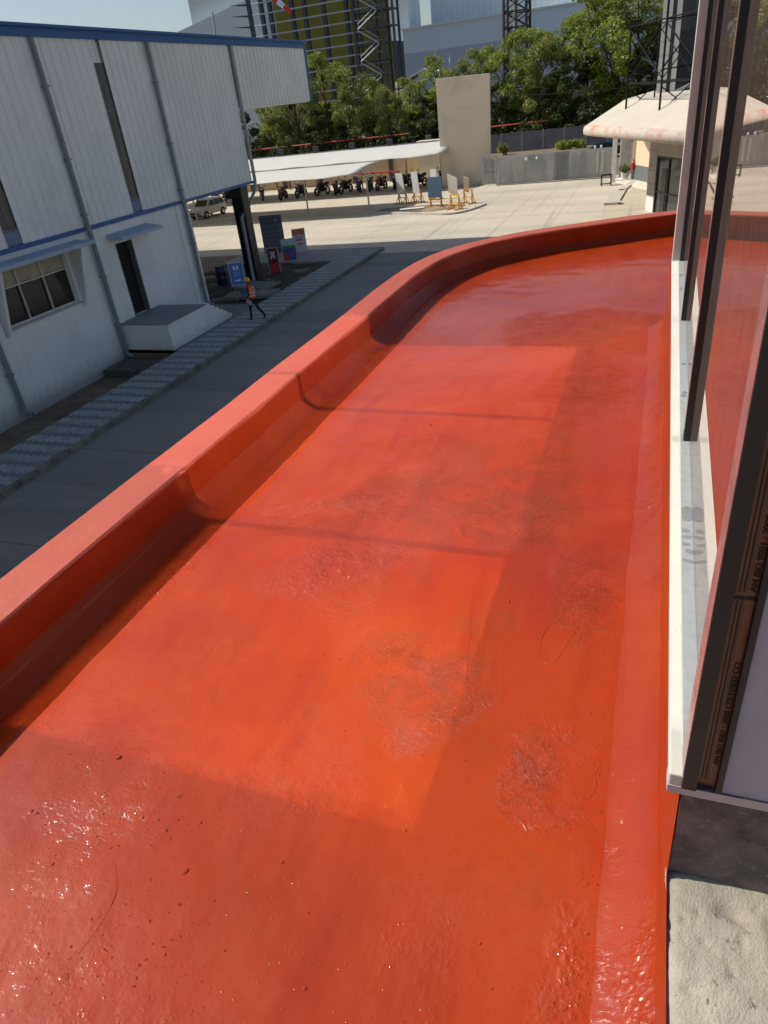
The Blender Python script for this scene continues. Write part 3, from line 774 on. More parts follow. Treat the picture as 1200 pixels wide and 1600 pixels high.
for a, b in slits:
    q = MB(); q.box((WHX - .12, a, SZ0), (WHX - .05, b, SZ1)); w = q.build('window', M_SLIT, wh)
    q = MB(); q.box((WHX - .06, (a + b) / 2 - .02, SZ0 + .45), (WHX - .03, (a + b) / 2 + .02, SZ1 - .02))
    for z in (SZ0 + .42, SZ0 + 1.85, SZ0 + 3.5): q.box((WHX - .048, a, z), (WHX - .02, b, z + .05))
    q.build('frame', mat('slit_frame', (0.16, 0.16, 0.17)), w)
    q = MB(); q.box((WHX - .047, a, SZ0), (WHX - .015, b, SZ0 + .40)); q.build('apron', mat('blue_grey_apron', (0.15, 0.20, 0.30)), w)
for y, z0 in ((16.2, -.2), (21.8, -.1), (28.02, .25), (10.2, -.2)):
    q = MB(); X = WHX + .13
    q.tube([(X, y, 10.6), (X, y, z0 + .25), (X + .08, y, z0 + .08), (X + .3, y + .05, z0 + .03)], 0.085, 10)
    for z in (9.2, 7.0, 5.2, 3.0, 1.2): q.box((WHX + .03, y - .11, z), (X + .09, y + .11, z + .05))
    q.build('downpipe', M_PIPE, wh, smooth=False)
for y in (16.55, 22.2, 27.6):
    q = MB(); q.box((FX, y - .14, -.45), (FX + .055, y + .14, 4.66)); q.build('pilaster', M_WHITE, wh)
q = MB(); X = WHX + .13
q.tube([(X, 34.62, 10.6), (X, 34.62, 4.75), (X - .05, 34.5, 4.35), (X - .25, 33.95, 3.7), (X - .28, 33.1, 3.3), (X - .28, 33.06, 0.3), (X - .15, 32.9, 0.18)], 0.085, 10)
q.build('downpipe', mat('light_pipe', (0.30, 0.32, 0.34), .4), wh)
M_STEEL = mat('dark_green_steel', (0.020, 0.028, 0.030), 0.5, var=.2)
for cx, lab in ((-19.88, 0), (-30.0, 0)):
    q = MB(); q.box((cx - .36, 33.25, 0.02), (cx - .30, 33.85, 4.70)); q.box((cx + .22, 33.25, 0.02), (cx + .28, 33.85, 4.70)); q.box((cx - .30, 33.5, 0.02), (cx + .22, 33.58, 4.70))
    q.box((cx - .38, 33.2, 4.2), (cx + .3, 33.9, 4.69)); q.box((cx - .45, 33.1, 0), (cx + .37, 34.0, .06))
    q.build('steel_column', M_STEEL, wh)
# big window
win = MB(); win.box((FX - .22, 17.0, 2.5), (FX - .20, 20.4, 4.30)); wv = win.build('window', mat('dim_window_glass', (0.025, 0.022, 0.018), 0.12, var=.5, nscale=2), wh)
q = MB(); q.box((FX - .195, 17.05, 3.72), (FX - .185, 20.35, 4.28)); q.build('blind', mat('beige_blind', (0.42, 0.36, 0.26), .7, var=.15), wv)
q = MB(); T = .05
for y in (17.0, 18.08, 19.2, 20.35): q.box((FX - .18, y, 2.5), (FX - .12, y + T, 4.30))
for z in (2.5, 3.66, 4.25): q.box((FX - .178, 17.0, z), (FX - .118, 20.4, z + T))
q.build('frame', mat('cream_frame', (0.60, 0.58, 0.52), .5), wv)
q = MB(); q.box((FX - .18, 16.9, 2.43), (FX + .05, 20.5, 2.495)); q.build('sill', mat('grey_sill', (0.40, 0.40, 0.41)), wv)
q = MB()
q.prism([(FX - .0, 4.35), (FX + .85, 4.35), (FX + .85, 4.47), (FX, 4.50)], 16.4, 21.15, 'y')
q.build('window_hood', mat('blue_grey_concrete', (0.40, 0.46, 0.54), .8, var=.15, nscale=1.2), wh)
for y in (16.75, 20.5):
    q = MB(); q.prism([(FX, 4.345), (FX + .72, 4.345), (FX + .15, 2.3), (FX, 2.3)], y, y + .12, 'y'); q.build('hood_fin', M_WHITE, wh)
q = MB(); q.prism([(FX, 4.22), (FX + .75, 4.12), (FX + .75, 4.24), (FX, 4.36)], 22.75, 25.3, 'y'); q.build('door_canopy', mat('blue_grey_concrete', (0, 0, 0)), wh)
q = MB(); q.box((FX - 3, 22.0, 0.9), (FX - .26, 26.5, 4.4)); rm = q.build('door_recess', M_DARK, wh)
q = MB(); q.box((FX - .24, 23.1, 1.15), (FX - .0, 23.16, 3.95)); q.box((FX - .24, 24.09, 1.15), (FX - .0, 24.15, 3.95)); q.build('door_jamb', mat('grey_jamb', (0.13, 0.135, 0.145)), wh)
# entrance platform with steps
plat = MB()
plat.box((FX + .002, 22.0, -.40), (-17.3, 24.75, 1.12)); plat.build('entrance_platform', M_WHITE, wh)
q = MB(); q.box((FX + .003, 21.97, 1.121), (-17.27, 24.78, 1.16)); q.build('platform_top', mat('platform_grey', (0.25, 0.245, 0.235), .85, var=.15, nscale=1.5), wh)
n = 6; poly = [(24.751, 0.0)]
poly = [(24.751, 0.1), (24.751, 1.12)]
for k in range(n):
    z = 1.12 - (k) * 0.165; y = 24.751 + k * 0.30
    poly += [(y, z - 0.0), (y + .30, z - 0.0)] if k else [(y + .30, z)]
poly += [(24.751 + n * .30, 0.1)]
q = MB(); q.prism(poly, -19.0, -17.3, 'x'); q.build('entrance_steps', M_WHITE, wh)

# ------------------------------------------------------------------ things by the warehouse
def drum():
    r = empty('barrel', (-21.6, 32.9, 0.06), label='dark blue plastic drum standing in the shade behind the corner of the warehouse', cat='barrel')
    q = MB(); pr = [(0.27, 0), (0.29, .03), (0.29, .28), (0.305, .31), (0.29, .34), (0.29, .60), (0.305, .63), (0.29, .66), (0.285, .88), (0.25, .92), (0.0, .92)]
    n = 24; b = []
    for rr, z in pr:
        for k in range(n): q.v.append((rr * math.cos(2 * math.pi * k / n), rr * math.sin(2 * math.pi * k / n), z))
    for i in range(len(pr) - 1):
        for k in range(n): q.f.append((i * n + k, i * n + (k + 1) % n, (i + 1) * n + (k + 1) % n, (i + 1) * n + k)); q.m.append(0)
    q.build('body', mat('blue_plastic', (0.012, 0.022, 0.07), .4), r, smooth=True)
    q = MB(); q.tube([(0, 0, .90), (0, 0, .95)], .26, 24); q.build('lid', mat('black_plastic', (0.01, 0.01, 0.012), .5), r)
drum()
M_SIGNFRAME = mat('sign_frame_white', (0.55, 0.55, 0.55), .5)
def board(name, loc, rz, w, h, zb, face, back, label, cat='sign', legs=True, tilt=0.0, frame=None, thick=.03):
    """upright printed board facing local -Y; returns (root, face object matrix maker)"""
    r = empty(name, loc, rz, label, cat)
    q = MB(); q.box((-w / 2, 0, zb), (w / 2, thick, zb + h)); p = q.build('panel', face, r)
    fr = MB(); t = .035
    fr.box((-w / 2 - t, -.008, zb - t), (w / 2 + t, thick + .004, zb)); fr.box((-w / 2 - t, -.008, zb + h), (w / 2 + t, thick + .004, zb + h + t))
    fr.box((-w / 2 - t, -.008, zb), (-w / 2, thick + .004, zb + h)); fr.box((w / 2, -.008, zb), (w / 2 + t, thick + .004, zb + h))
    fr.build('frame', frame or M_SIGNFRAME, r)
    if legs:
        for s_ in (-1, 1):
            l = MB(); l.tube([(s_ * w * .42, thick + .03, 0), (s_ * w * .42, thick + .03, zb + h * .9)], .02, 6); l.build('leg', back, r)
            l = MB(); l.tube([(s_ * w * .42, .55, 0), (s_ * w * .42, thick + .04, zb + h * .8)], .018, 6); l.build('brace', back, r)
    return r, p
def patch(parent, x0, x1, z0, z1, y, m, name='printed_area'):
    q = MB(); q.poly([(x0, y, z0), (x1, y, z0), (x1, y, z1), (x0, y, z1)]); return q.build(name, m, parent, fix=False)
FACE = Matrix(((1, 0, 0, 0), (0, 0, -1, 0), (0, 1, 0, 0), (0, 0, 0, 1)))   # text lying on a plane facing -Y
def sign_text(parent, body, x, z, size, m, y=-.004, align='CENTER', sx=1.0, bold=0.0):
    return text_mesh('lettering', body, size, Matrix.Translation((x, y, z)) @ FACE, m, parent, sx=sx, align=align, bold=bold)
M_METAL = mat('grey_leg_metal', (0.22, 0.21, 0.20), .5)
M_WT = mat('white_print', (0.75, 0.76, 0.76), .6)
M_BK = mat('dark_print', (0.02, 0.02, 0.03), .6)
# blue notice on a stand
r, p = board('notice_stand', (-18.15, 29.0, 0.12), R(28), 0.62, 0.98, 0.80, mat('notice_blue', (0.06, 0.19, 0.50), .5, var=.05), M_METAL, 'blue notice board with white print on a thin two legged stand, behind the walking person', 'notice board')
patch(p, -.14, -.05, 1.48, 1.66, -.003, M_WT); patch(p, .02, .11, 1.48, 1.66, -.003, M_WT); patch(p, -.05, .02, 1.48, 1.52, -.003, M_WT)
for k in range(3): patch(p, -.16, .16, 1.36 - k * .07, 1.385 - k * .07, -.003, mat('pale_blue_print', (.35, .45, .65)))
patch(p, -.16, .02, 0.98, 1.03, -.003, M_WT); q = MB(); q.poly([(0.02, -.003, .93), (.17, -.003, 1.005), (.02, -.003, 1.08)]); q.build('arrow_head', M_WT, p, fix=False)
# large dark blue board
r, p = board('information_board', (-21.95, 40.0, 0.1), R(8), 1.35, 2.1, 0.15, mat('board_slate_blue', (0.17, 0.20, 0.25), .5, var=.1), M_METAL, 'tall slate blue information board with faded text lines, behind the smaller posters', 'information board', frame=mat('dark_frame', (.03, .035, .05)))
patch(p, -.62, .62, 1.78, 2.2, -.004, mat('navy_print', (0.09, 0.10, 0.20))); q = MB(); q.tube([(.35, -.006, 2.0), (.35, -.004, 2.0)], .11, 16); q.build('emblem', mat('grey_print', (.30, .33, .40)), p)
patch(p, -.58, .40, 1.42, 1.68, -.004, mat('teal_print', (0.11, 0.17, 0.18)))
for k in range(4):
    c = mat('faded_red_print', (0.16, 0.08, 0.09)) if k < 2 else mat('grey_line_print', (0.14, 0.15, 0.20))
    for j in range(5): patch(p, -.52 + j * .21, -.36 + j * .21, 1.22 - k * .24, 1.30 - k * .24, -.004, c)
patch(p, -.6, .6, .22, .36, -.004, mat('teal_print2', (0.06, 0.12, 0.15)))
# red poster
r, p = board('safety_poster', (-19.55, 35.2, -0.02), R(20), 0.56, 1.35, 0.02, mat('poster_dark_red', (0.14, 0.02, 0.025), .5), M_METAL, 'narrow white framed poster with a dark portrait above a bright red block', 'poster', frame=M_SIGNFRAME)
patch(p, -.23, .23, .08, .60, -.004, mat('poster_red', (0.55, 0.045, 0.035)))
q = MB(); q.mesh([(math.cos(2 * math.pi * k / 20) * .15, -.005, 1.02 + math.sin(2 * math.pi * k / 20) * .19) for k in range(20)], [tuple(range(20))]); q.build('printed_face', mat('portrait_print', (0.42, 0.20, 0.19)), p, fix=False)
q = MB(); q.mesh([(-.15, -.006, 1.20), (-.12, -.006, 1.24), (.17, -.006, .86), (.13, -.006, .82)], [(0, 1, 2, 3)]); q.build('white_stroke', M_WT, p, fix=False)
q = MB(); q.mesh([(.12, -.0065, 1.24), (.16, -.0065, 1.19), (-.13, -.0065, .80), (-.17, -.0065, .86)], [(0, 1, 2, 3)]); q.build('white_stroke', M_WT, p, fix=False)
# green and blue poster
r, p = board('safety_poster', (-19.98, 38.05, 0.1), R(35), 0.78, 1.2, 0.0, mat('poster_blue', (0.06, 0.08, 0.28), .5), M_METAL, 'small poster with a white top, green band and blue lower half', 'poster')
patch(p, -.38, .38, .86, 1.19, -.004, mat('pale_teal_print', (0.45, 0.58, 0.60))); patch(p, -.38, .38, .72, .86, -.004, mat('green_print', (0.10, 0.26, 0.04))); patch(p, -.36, -.05, .02, .42, -.004, mat('poster_red', (0, 0, 0)))
for k in range(4): patch(p, .0, .34, .16 + k * .13, .21 + k * .13, -.004, mat('violet_print', (.16, .12, .38)))
# white and orange poster
r, p = board('safety_poster', (-20.25, 40.1, 0.1), R(35), 0.74, 1.45, -0.05, mat('poster_white', (0.55, 0.55, 0.56), .5), M_METAL, 'white poster with an orange header and small red print, right of the others', 'poster')
patch(p, -.36, .36, 1.08, 1.38, -.004, mat('orange_print', (0.62, 0.17, 0.06)))
for k in range(2): patch(p, -.20, .20, .52 + k * .22, .60 + k * .22, -.004, mat('poster_red', (0, 0, 0)))
for k in range(2): patch(p, -.24, .24, .86 + k * .1, .88 + k * .1, -.004, M_BK)

# ------------------------------------------------------------------ walking person
def person():
    root = empty('person', (-15.75, 25.95, 0.15), R(172), 'person in an orange safety vest and yellow helmet walking along the footpath, papers in hand', 'person')
    # local +X = walking direction ; figure 1.70 m tall
    me = bpy.data.meshes.new('body')
    J = {'pel': (0, 0, .92, .125), 'wst': (.01, 0, 1.06, .12), 'chs': (.03, 0, 1.27, .145), 'nck': (.05, 0, 1.44, .060), 'hd0': (.075, 0, 1.52, .075), 'hd1': (.085, 0, 1.61, .088), 'hd2': (.08, 0, 1.67, .06),
         'hl': (0.01, .10, .88, .095), 'kl': (.12, .10, .50, .062), 'al': (.15, .10, .10, .042), 'fl': (.19, .10, .045, .040), 'tl': (.31, .10, .035, .030),
         'hr': (-.01, -.10, .88, .095), 'kr': (-.12, -.10, .50, .062), 'ar': (-.42, -.10, .22, .042), 'fr': (-.42, -.10, .13, .040), 'tr': (-.34, -.10, .045, .030),
         'sl': (.02, .20, 1.37, .060), 'el': (-.06, .25, 1.12, .045), 'wl': (.10, .25, .93, .032),
         'sr': (.04, -.20, 1.37, .060), 'er': (.14, -.24, 1.13, .045), 'wr': (.36, -.20, 1.10, .032)}
    E = [('pel', 'wst'), ('wst', 'chs'), ('chs', 'nck'), ('nck', 'hd0'), ('hd0', 'hd1'), ('hd1', 'hd2'), ('pel', 'hl'), ('hl', 'kl'), ('kl', 'al'), ('al', 'fl'), ('fl', 'tl'),
         ('pel', 'hr'), ('hr', 'kr'), ('kr', 'ar'), ('ar', 'fr'), ('fr', 'tr'), ('chs', 'sl'), ('sl', 'el'), ('el', 'wl'), ('chs', 'sr'), ('sr', 'er'), ('er', 'wr')]
    # hands: palm, five fingers
    for s_, w, d in (('l', 'wl', (.04, 0, -.09)), ('r', 'wr', (.10, .02, -.01))):
        wx, wy, wz, _ = J[w]; J['p' + s_] = (wx + d[0] * .7, wy + d[1] * .7, wz + d[2] * .7, .030); E.append((w, 'p' + s_))
        for k in range(4):
            off = (k - 1.5) * .018; L_ = .85 + .12 * (1.5 - abs(k - 1.2))
            J['f%s%d' % (s_, k)] = (wx + d[0] * 1.5 * L_ + off * (.3 if s_ == 'l' else 0), wy + off * .9, wz + d[2] * 1.5 * L_ + off * (0 if s_ == 'l' else .6) - .012, .010); E.append(('p' + s_, 'f%s%d' % (s_, k)))
        J['th' + s_] = (wx + d[0] * .8 + .02, wy + (-.035 if s_ == 'l' else .035), wz + d[2] * .8 + .01, .011); E.append(('p' + s_, 'th' + s_))
    keys = list(J); idx = {k: i for i, k in enumerate(keys)}
    me.from_pydata([J[k][:3] for k in keys], [(idx[a], idx[b]) for a, b in E], [])
    o = bpy.data.objects.new('body', me); link(o, root)
    sk = o.modifiers.new('skin', 'SKIN'); sk.use_smooth_shade = True
    for i, k in enumerate(keys):
        v = me.skin_vertices[0].data[i]; v.radius = (J[k][3], J[k][3]); v.use_root = (k == 'pel')
    ss = o.modifiers.new('sub', 'SUBSURF'); ss.levels = 2; ss.render_levels = 2
    dg = bpy.context.evaluated_depsgraph_get(); bpy.context.view_layer.update()
    me2 = bpy.data.meshes.new_from_object(o.evaluated_get(dg)); o.modifiers.clear(); o.data = me2
    me2.materials.clear()
    for m in (mat('dark_trousers', (0.012, 0.012, 0.016), .9), mat('brown_skin', (0.16, 0.075, 0.045), .55), mat('dark_sleeve', (0.03, 0.035, 0.05), .9), mat('black_shoe', (0.008, 0.008, 0.008), .5)): me2.materials.append(m)
    for f in me2.polygons:
        c = f.center
        mi = 0
        if c.z > 1.41 and abs(c.y) < .13: mi = 1
        elif c.z > .97: mi = 2
        if abs(c.y) > .17 and .78 < c.z < .97: mi = 1
        if c.x > .33 and c.z > 1.0: mi = 1
        if (c.z < .11 and c.x > 0) or (c.x < -.28 and c.z < .18): mi = 3
        f.material_index = mi; f.use_smooth = True
    # vest
    q = MB()
    prof = [(.93, .165, .150, 0), (1.05, .170, .148, .005), (1.20, .190, .155, .02), (1.32, .205, .150, .03), (1.40, .17, .12, .04), (1.44, .10, .085, .045)]
    n = 20
    for z, ry, rx, cx in prof:
        for k in range(n):
            a = 2 * math.pi * k / n; q.v.append((cx + rx * math.cos(a), ry * math.sin(a), z))
    for i in range(len(prof) - 1):
        for k in range(n): q.f.append((i * n + k, i * n + (k + 1) % n, (i + 1) * n + (k + 1) % n, (i + 1) * n + k)); q.m.append(0)
    q.build('vest', mat('orange_vest', (0.85, 0.11, 0.035), .7, var=.08), root, smooth=True)
    q = MB()
    for zc in (1.02, 1.14):
        for k in range(n):
            a, b = 2 * math.pi * k / n, 2 * math.pi * (k + 1) / n
            rr = lambda t, z: (0.012 + .158 * math.cos(t), .190 * math.sin(t), z)
            q.poly([rr(a, zc), rr(b, zc), rr(b, zc + .04), rr(a, zc + .04)])
    for s_ in (-1, 1):
        q.poly([(-.10, s_ * .10, 1.16), (-.10, s_ * .14, 1.16), (-.10, s_ * .13, 1.38), (-.10, s_ * .09, 1.38)])
        q.poly([(.10 + .06, s_ * .08, 1.16), (.16, s_ * .13, 1.16), (.17, s_ * .12, 1.36), (.175, s_ * .08, 1.36)])
    q.build('reflective_tape', mat('silver_tape', (0.65, 0.66, 0.66), .4), root, fix=False)
    q = MB(); pr = [(.128, 1.62), (.124, 1.66), (.112, 1.71), (.085, 1.755), (.04, 1.775), (0.001, 1.78)]
    n = 20; b0 = 0
    for rr, z in pr:
        for k in range(n): q.v.append((.085 + rr * 1.1 * math.cos(2 * math.pi * k / n), rr * .92 * math.sin(2 * math.pi * k / n), z))
    for i in range(len(pr) - 1):
        for k in range(n): q.f.append((i * n + k, i * n + (k + 1) % n, (i + 1) * n + (k + 1) % n, (i + 1) * n + k)); q.m.append(0)
    q.mesh([(.17, -.10, 1.635), (.17, .10, 1.635), (.265, .06, 1.615), (.265, -.06, 1.615), (.17, -.10, 1.62), (.17, .10, 1.62), (.265, .06, 1.605), (.265, -.06, 1.605)], [(0, 3, 2, 1), (4, 5, 6, 7), (0, 1, 5, 4), (1, 2, 6, 5), (2, 3, 7, 6), (3, 0, 4, 7)])
    q.build('helmet', mat('yellow_helmet', (0.75, 0.42, 0.01), .35), root, smooth=True)
    return root
person()
q = MB(); q.box((-.14, -.008, -.10), (.14, .008, .10)); M_PAPER = mat('pink_white_paper', (0.55, 0.42, 0.50), .7)
o = q.build('paper_sheets', M_PAPER, loc=(-15.78, 25.70, 0.97)); o.rotation_euler = (R(10), R(28), R(-8)); tag(o, 'pale pinkish sheets of paper held low in the hand of the walking person', 'papers')
q = MB(); q.box((-.11, -.02, -.09), (.11, .02, .09)); o = q.build('folder', mat('blue_folder', (0.03, 0.12, 0.42), .5), loc=(-16.22, 26.11, 1.25), bevel=.01); o.rotation_euler = (0, R(-12), R(172)); tag(o, 'small blue folder held in front of the person in the orange vest', 'folder')

# ------------------------------------------------------------------ vehicle shelters
M_MEMB = mat('white_membrane', (0.62, 0.60, 0.54), .6, var=.03)
M_POST = mat('white_post', (0.50, 0.48, 0.44), .5, var=.05)
def shelter(name, x0, x1, yf, yb, zf, zb, zp, ypost, posts, label, group=None):
    r = empty(name, (0, 0, 0), label=label, cat='vehicle shelter', group=group)
    n = 48
    def fn(u, v):
        x = x0 + (x1 - x0) * u; s_ = (u * posts) % 1.0; sag = 0.12 * math.sin(math.pi * s_)
        endr = max(0, (u - .93) / .07)
        y = yf + (yb - yf) * v - (0.0 if v > .5 else 1) * sag * .5 + endr * (1 - v) * .9
        z = zf + (zb - zf) * v + 0.16 * math.sin(math.pi * v) - sag * (1 - v) * .5
        return (x, y, z)
    q = MB(); q.grid(fn, n, 10)
    o = q.build('roof_membrane', M_MEMB, r, smooth=True, fix=False)
    sd = o.modifiers.new('s', 'SOLIDIFY'); sd.thickness = .03
    for k in range(posts + 1):
        x = x0 + .35 + (x1 - x0 - .5) * k / posts
        q = MB(); q.tube([(x, ypost, 0.01), (x, ypost, zp - .75), (x - .08, ypost - .1, zp - .25), (x - .1, ypost + (yb - ypost) * .2, zp)], .075, 8)
        q.tube([(x, ypost, zp - .7), (x - .1, yf + .3, zf - .05)], .045, 6); q.tube([(x, ypost, zp - .9), (x - .1, yb - .3, zb - .06)], .045, 6)
        q.build('post', M_POST, r)
    return r
shelter('vehicle_shelter', -52.0, -18.2, 66.0, 73.0, 3.02, 3.62, 3.5, 71.0, 7, 'long white membrane shelter behind, roof standing along the beige wall over parked motorbikes')
shelter('vehicle_shelter', -50.0, -21.85, 53.6, 60.5, 3.02, 3.28, 3.3, 57.0, 5, 'front white membrane shelter with thin posts rising from the kerb')
# beige wall behind
bw = empty('compound_wall', label='long beige compound wall with dark pillars behind the motorbikes', cat='wall'); 
M_BEIGE = mat('beige_render', (0.58, 0.44, 0.27), .85, var=.08, nscale=.8, dirt=(0.42, 0.31, 0.2), dscale=.4)
q = MB(); q.box((-70, 78, 0), (-19.2, 78.3, 3.30)); q.build('wall_panel', M_BEIGE, bw)
q = MB(); q.box((-70, 77.96, 3.301), (-19.2, 78.34, 3.38)); q.build('coping', mat('grey_coping', (0.3, 0.29, 0.27)), bw)
x = -66.0
while x < -20:
    q = MB(); q.box((x, 77.8, 0), (x + .45, 77.955, 3.5)); q.build('pillar', mat('dark_pillar', (0.09, 0.085, 0.085), .8), bw)
    q = MB(); q.box((x - .05, 77.78, 3.501), (x + .5, 78.3, 4.02)); q.build('pillar_cap', mat('dark_pillar', (0, 0, 0)), bw); x += 4.3
q = MB(); q.box((-23.6, 76.2, 0), (-21.2, 77.7, 3.6)); q.box((-20.8, 76.0, 0), (-20.5, 77.5, 3.7)); tag(q.build('gate_pier', mat('pale_cream', (0.74, 0.66, 0.50), .8, var=.04)), 'pale cream masonry pier behind the white boards, under the shelter end', 'pier')
rp = empty('fire_pipe', label='red fire main pipe running along the beige wall', cat='pipe')
q = MB(); q.tube([(-60, 77.0, 1.25), (-43, 77.0, 1.2), (-26.0, 77.0, .95)], .09, 8); q.build('pipe', mat('red_pipe', (0.36, 0.035, 0.04), .45), rp)
for k in range(9):
    x = -59 + k * 4.0
    q = MB(); q.box((x, 76.9, 0.012), (x + .1, 77.1, 1.1 if x < -40 else 0.95)); q.build('bracket', mat('dark_pillar', (0, 0, 0)), rp)
# tall beige panel
tag((lambda q: q.build('screen_wall', mat('tan_render', (0.74, 0.63, 0.48), .8, var=.05, nscale=.4, dirt=(0.45, 0.37, 0.26), dscale=.25), bevel=.02))(MB().prism([(-19.05, 0), (-14.45, 0), (-14.35, 8.62), (-19.1, 8.72)], 68.9, 69.25, 'y')), 'tall blank tan slab wall standing alone left of the sliding gate', 'wall')

# ------------------------------------------------------------------ motorbikes
M_TYRE = mat('tyre_rubber', (0.012, 0.012, 0.012), .85); M_BBODY = mat('black_bike_paint', (0.012, 0.012, 0.015), .25); M_CHROME = mat('dull_chrome', (0.35, 0.35, 0.36), .3, metal=.8); M_SEAT = mat('black_seat', (0.010, 0.010, 0.010), .7)
M_BRED = mat('dark_red_bike', (0.18, 0.01, 0.012), .3); M_LAMP = mat('headlamp_glass', (.5, .5, .52), .15)
def torus(mb, c, R_, r_, n=20, m=6):
    b = len(mb.v)
    for i in range(n):
        a = 2 * math.pi * i / n
        for j in range(m):
            t = 2 * math.pi * j / m; rr = R_ + r_ * math.cos(t)
            mb.v.append((c[0] + rr * math.cos(a), c[1] + r_ * math.sin(t), c[2] + rr * math.sin(a)))
    for i in range(n):
        for j in range(m):
            mb.f.append((b + i * m + j, b + i * m + (j + 1) % m, b + ((i + 1) % n) * m + (j + 1) % m, b + ((i + 1) % n) * m + j)); mb.m.append(mb.cur)
def make_bike(label, paint):
    r = empty('motorbike', label=label, cat='motorbike', group='motorbikes parked under the white shelters')
    for x in (-.62, .66):
        q = MB(); torus(q, (x, 0, .31), .24, .075); t = q.build('wheel', M_TYRE, r, smooth=True)
        q = MB(); q.tube([(x, -.05, .31), (x, .05, .31)], .06, 8)
        for k in range(6):
            a = k * math.pi / 3; q.tube([(x, 0, .31), (x + .22 * math.cos(a), 0, .31 + .22 * math.sin(a))], .012, 4)
        q.build('rim', M_CHROME, t)
    q = MB(); q.ell((.12, 0, .80), (.30, .20, .17), 12, 8); q.ell((.0, 0, .48), (.32, .17, .24), 10, 6); q.ell((.46, 0, .72), (.10, .20, .30), 10, 8); q.prism([(-.75, .72), (-.3, .60), (-.15, .72), (-.55, .82), (-.85, .86)], -.09, .09, 'y'); q.build('body', paint, r, smooth=False)
    q = MB(); q.prism([(-.80, .86), (-.25, .74), (-.02, .80), (-.05, .86), (-.3, .84), (-.75, .93)], -.12, .12, 'y'); q.build('seat', M_SEAT, r, bevel=.02)
    q = MB(); q.tube([(.66, .07, .31), (.42, .07, .98)], .025, 6); q.tube([(.66, -.07, .31), (.42, -.07, .98)], .025, 6); q.build('fork', M_CHROME, r)
    q = MB(); q.tube([(.28, .36, 1.03), (.38, .22, 1.06), (.42, 0, 1.0), (.38, -.22, 1.06), (.28, -.36, 1.03)], .018, 6); q.build('handlebar', M_BBODY, r)
    for s_ in (-1, 1):
        q = MB(); q.tube([(.36, s_ * .24, 1.05), (.40, s_ * .28, 1.22)], .010, 5); q.ell((.40, s_ * .30, 1.25), (.02, .07, .045), 10, 6); q.build('mirror', M_BBODY, r)
    q = MB(); q.ell((.56, 0, .90), (.09, .10, .10), 10, 8); q.build('headlamp', M_LAMP, r, smooth=True)
    q = MB(); q.prism([(.50, .60), (.66, .63), (.90, .52), (.93, .47), (.66, .59), (.50, .57)], -.06, .06, 'y'); q.build('mudguard', paint, r)
    q = MB(); q.tube([(.05, -.13, .30), (-.4, -.15, .30), (-.75, -.16, .38)], [.03, .045, .05], 8); q.build('exhaust', M_CHROME, r)
    return r
def copy_tree(o, parent=None):
    c = o.copy(); COL.objects.link(c); c.parent = parent
    for ch in list(o.children): copy_tree(ch, c)
    return c
bikes = [(-44.9, 68.2, 95, 0), (-42.2, 68.9, 100, 0), (-38.2, 68.9, 60, 0), (-35.5, 68.3, 85, 1), (-31.7, 69.6, 110, 0), (-30.1, 69.4, 75, 0), (-27.9, 70.0, 60, 0), (-25.6, 70.3, 100, 1), (-24.1, 70.2, 80, 0), (-21.8, 70.6, 115, 0), (-19.6, 70.8, 65, 0)]
desc = ['leftmost black motorbike, beside the dark steel column behind the white car', 'black motorbike just left of the first thin shelter post from the column', 'black motorbike standing third from the left under the rear shelter', 'dark motorbike with a red body, fourth from the left under the shelter',
        'black motorbike, left of the close pair near the middle of the shelter', 'black motorbike, right of the close pair near the middle of the shelter', 'black motorbike next to the right of the close middle pair', 'dark red motorbike behind the right end post of the front shelter',
        'black motorbike just left of the first upright white board', 'black motorbike half hidden behind the second upright white board', 'rightmost black motorbike, seen past the blue board']
bikes += [(-43.6, 68.7, 80, 0), (-40.4, 68.9, 75, 0), (-33.9, 69.2, 95, 0), (-29.2, 69.8, 105, 0), (-26.7, 70.2, 80, 0), (-23.1, 70.4, 100, 0)]
desc += ['second black motorbike from the column, almost touching the leftmost one', 'black motorbike in the gap between the first two shelter posts', 'black motorbike just right of the red bodied one at the left', 'black motorbike tight against the right side of the middle pair', 'black motorbike directly left of the dark red one by the shelter end', 'black motorbike between the two upright white boards']
pb = [make_bike(desc[0], M_BBODY), make_bike(desc[3], M_BRED)]
used = [0, 0]
for (x, y, a, k), d in zip(bikes, desc):
    if not used[k]: b = pb[k]; used[k] = 1
    else: b = copy_tree(pb[k])
    b.location = (x, y, 0.014); b.rotation_euler = (0, 0, R(-a)); b['label'] = d
    b.scale = (1.22, 1.35, 1.25)

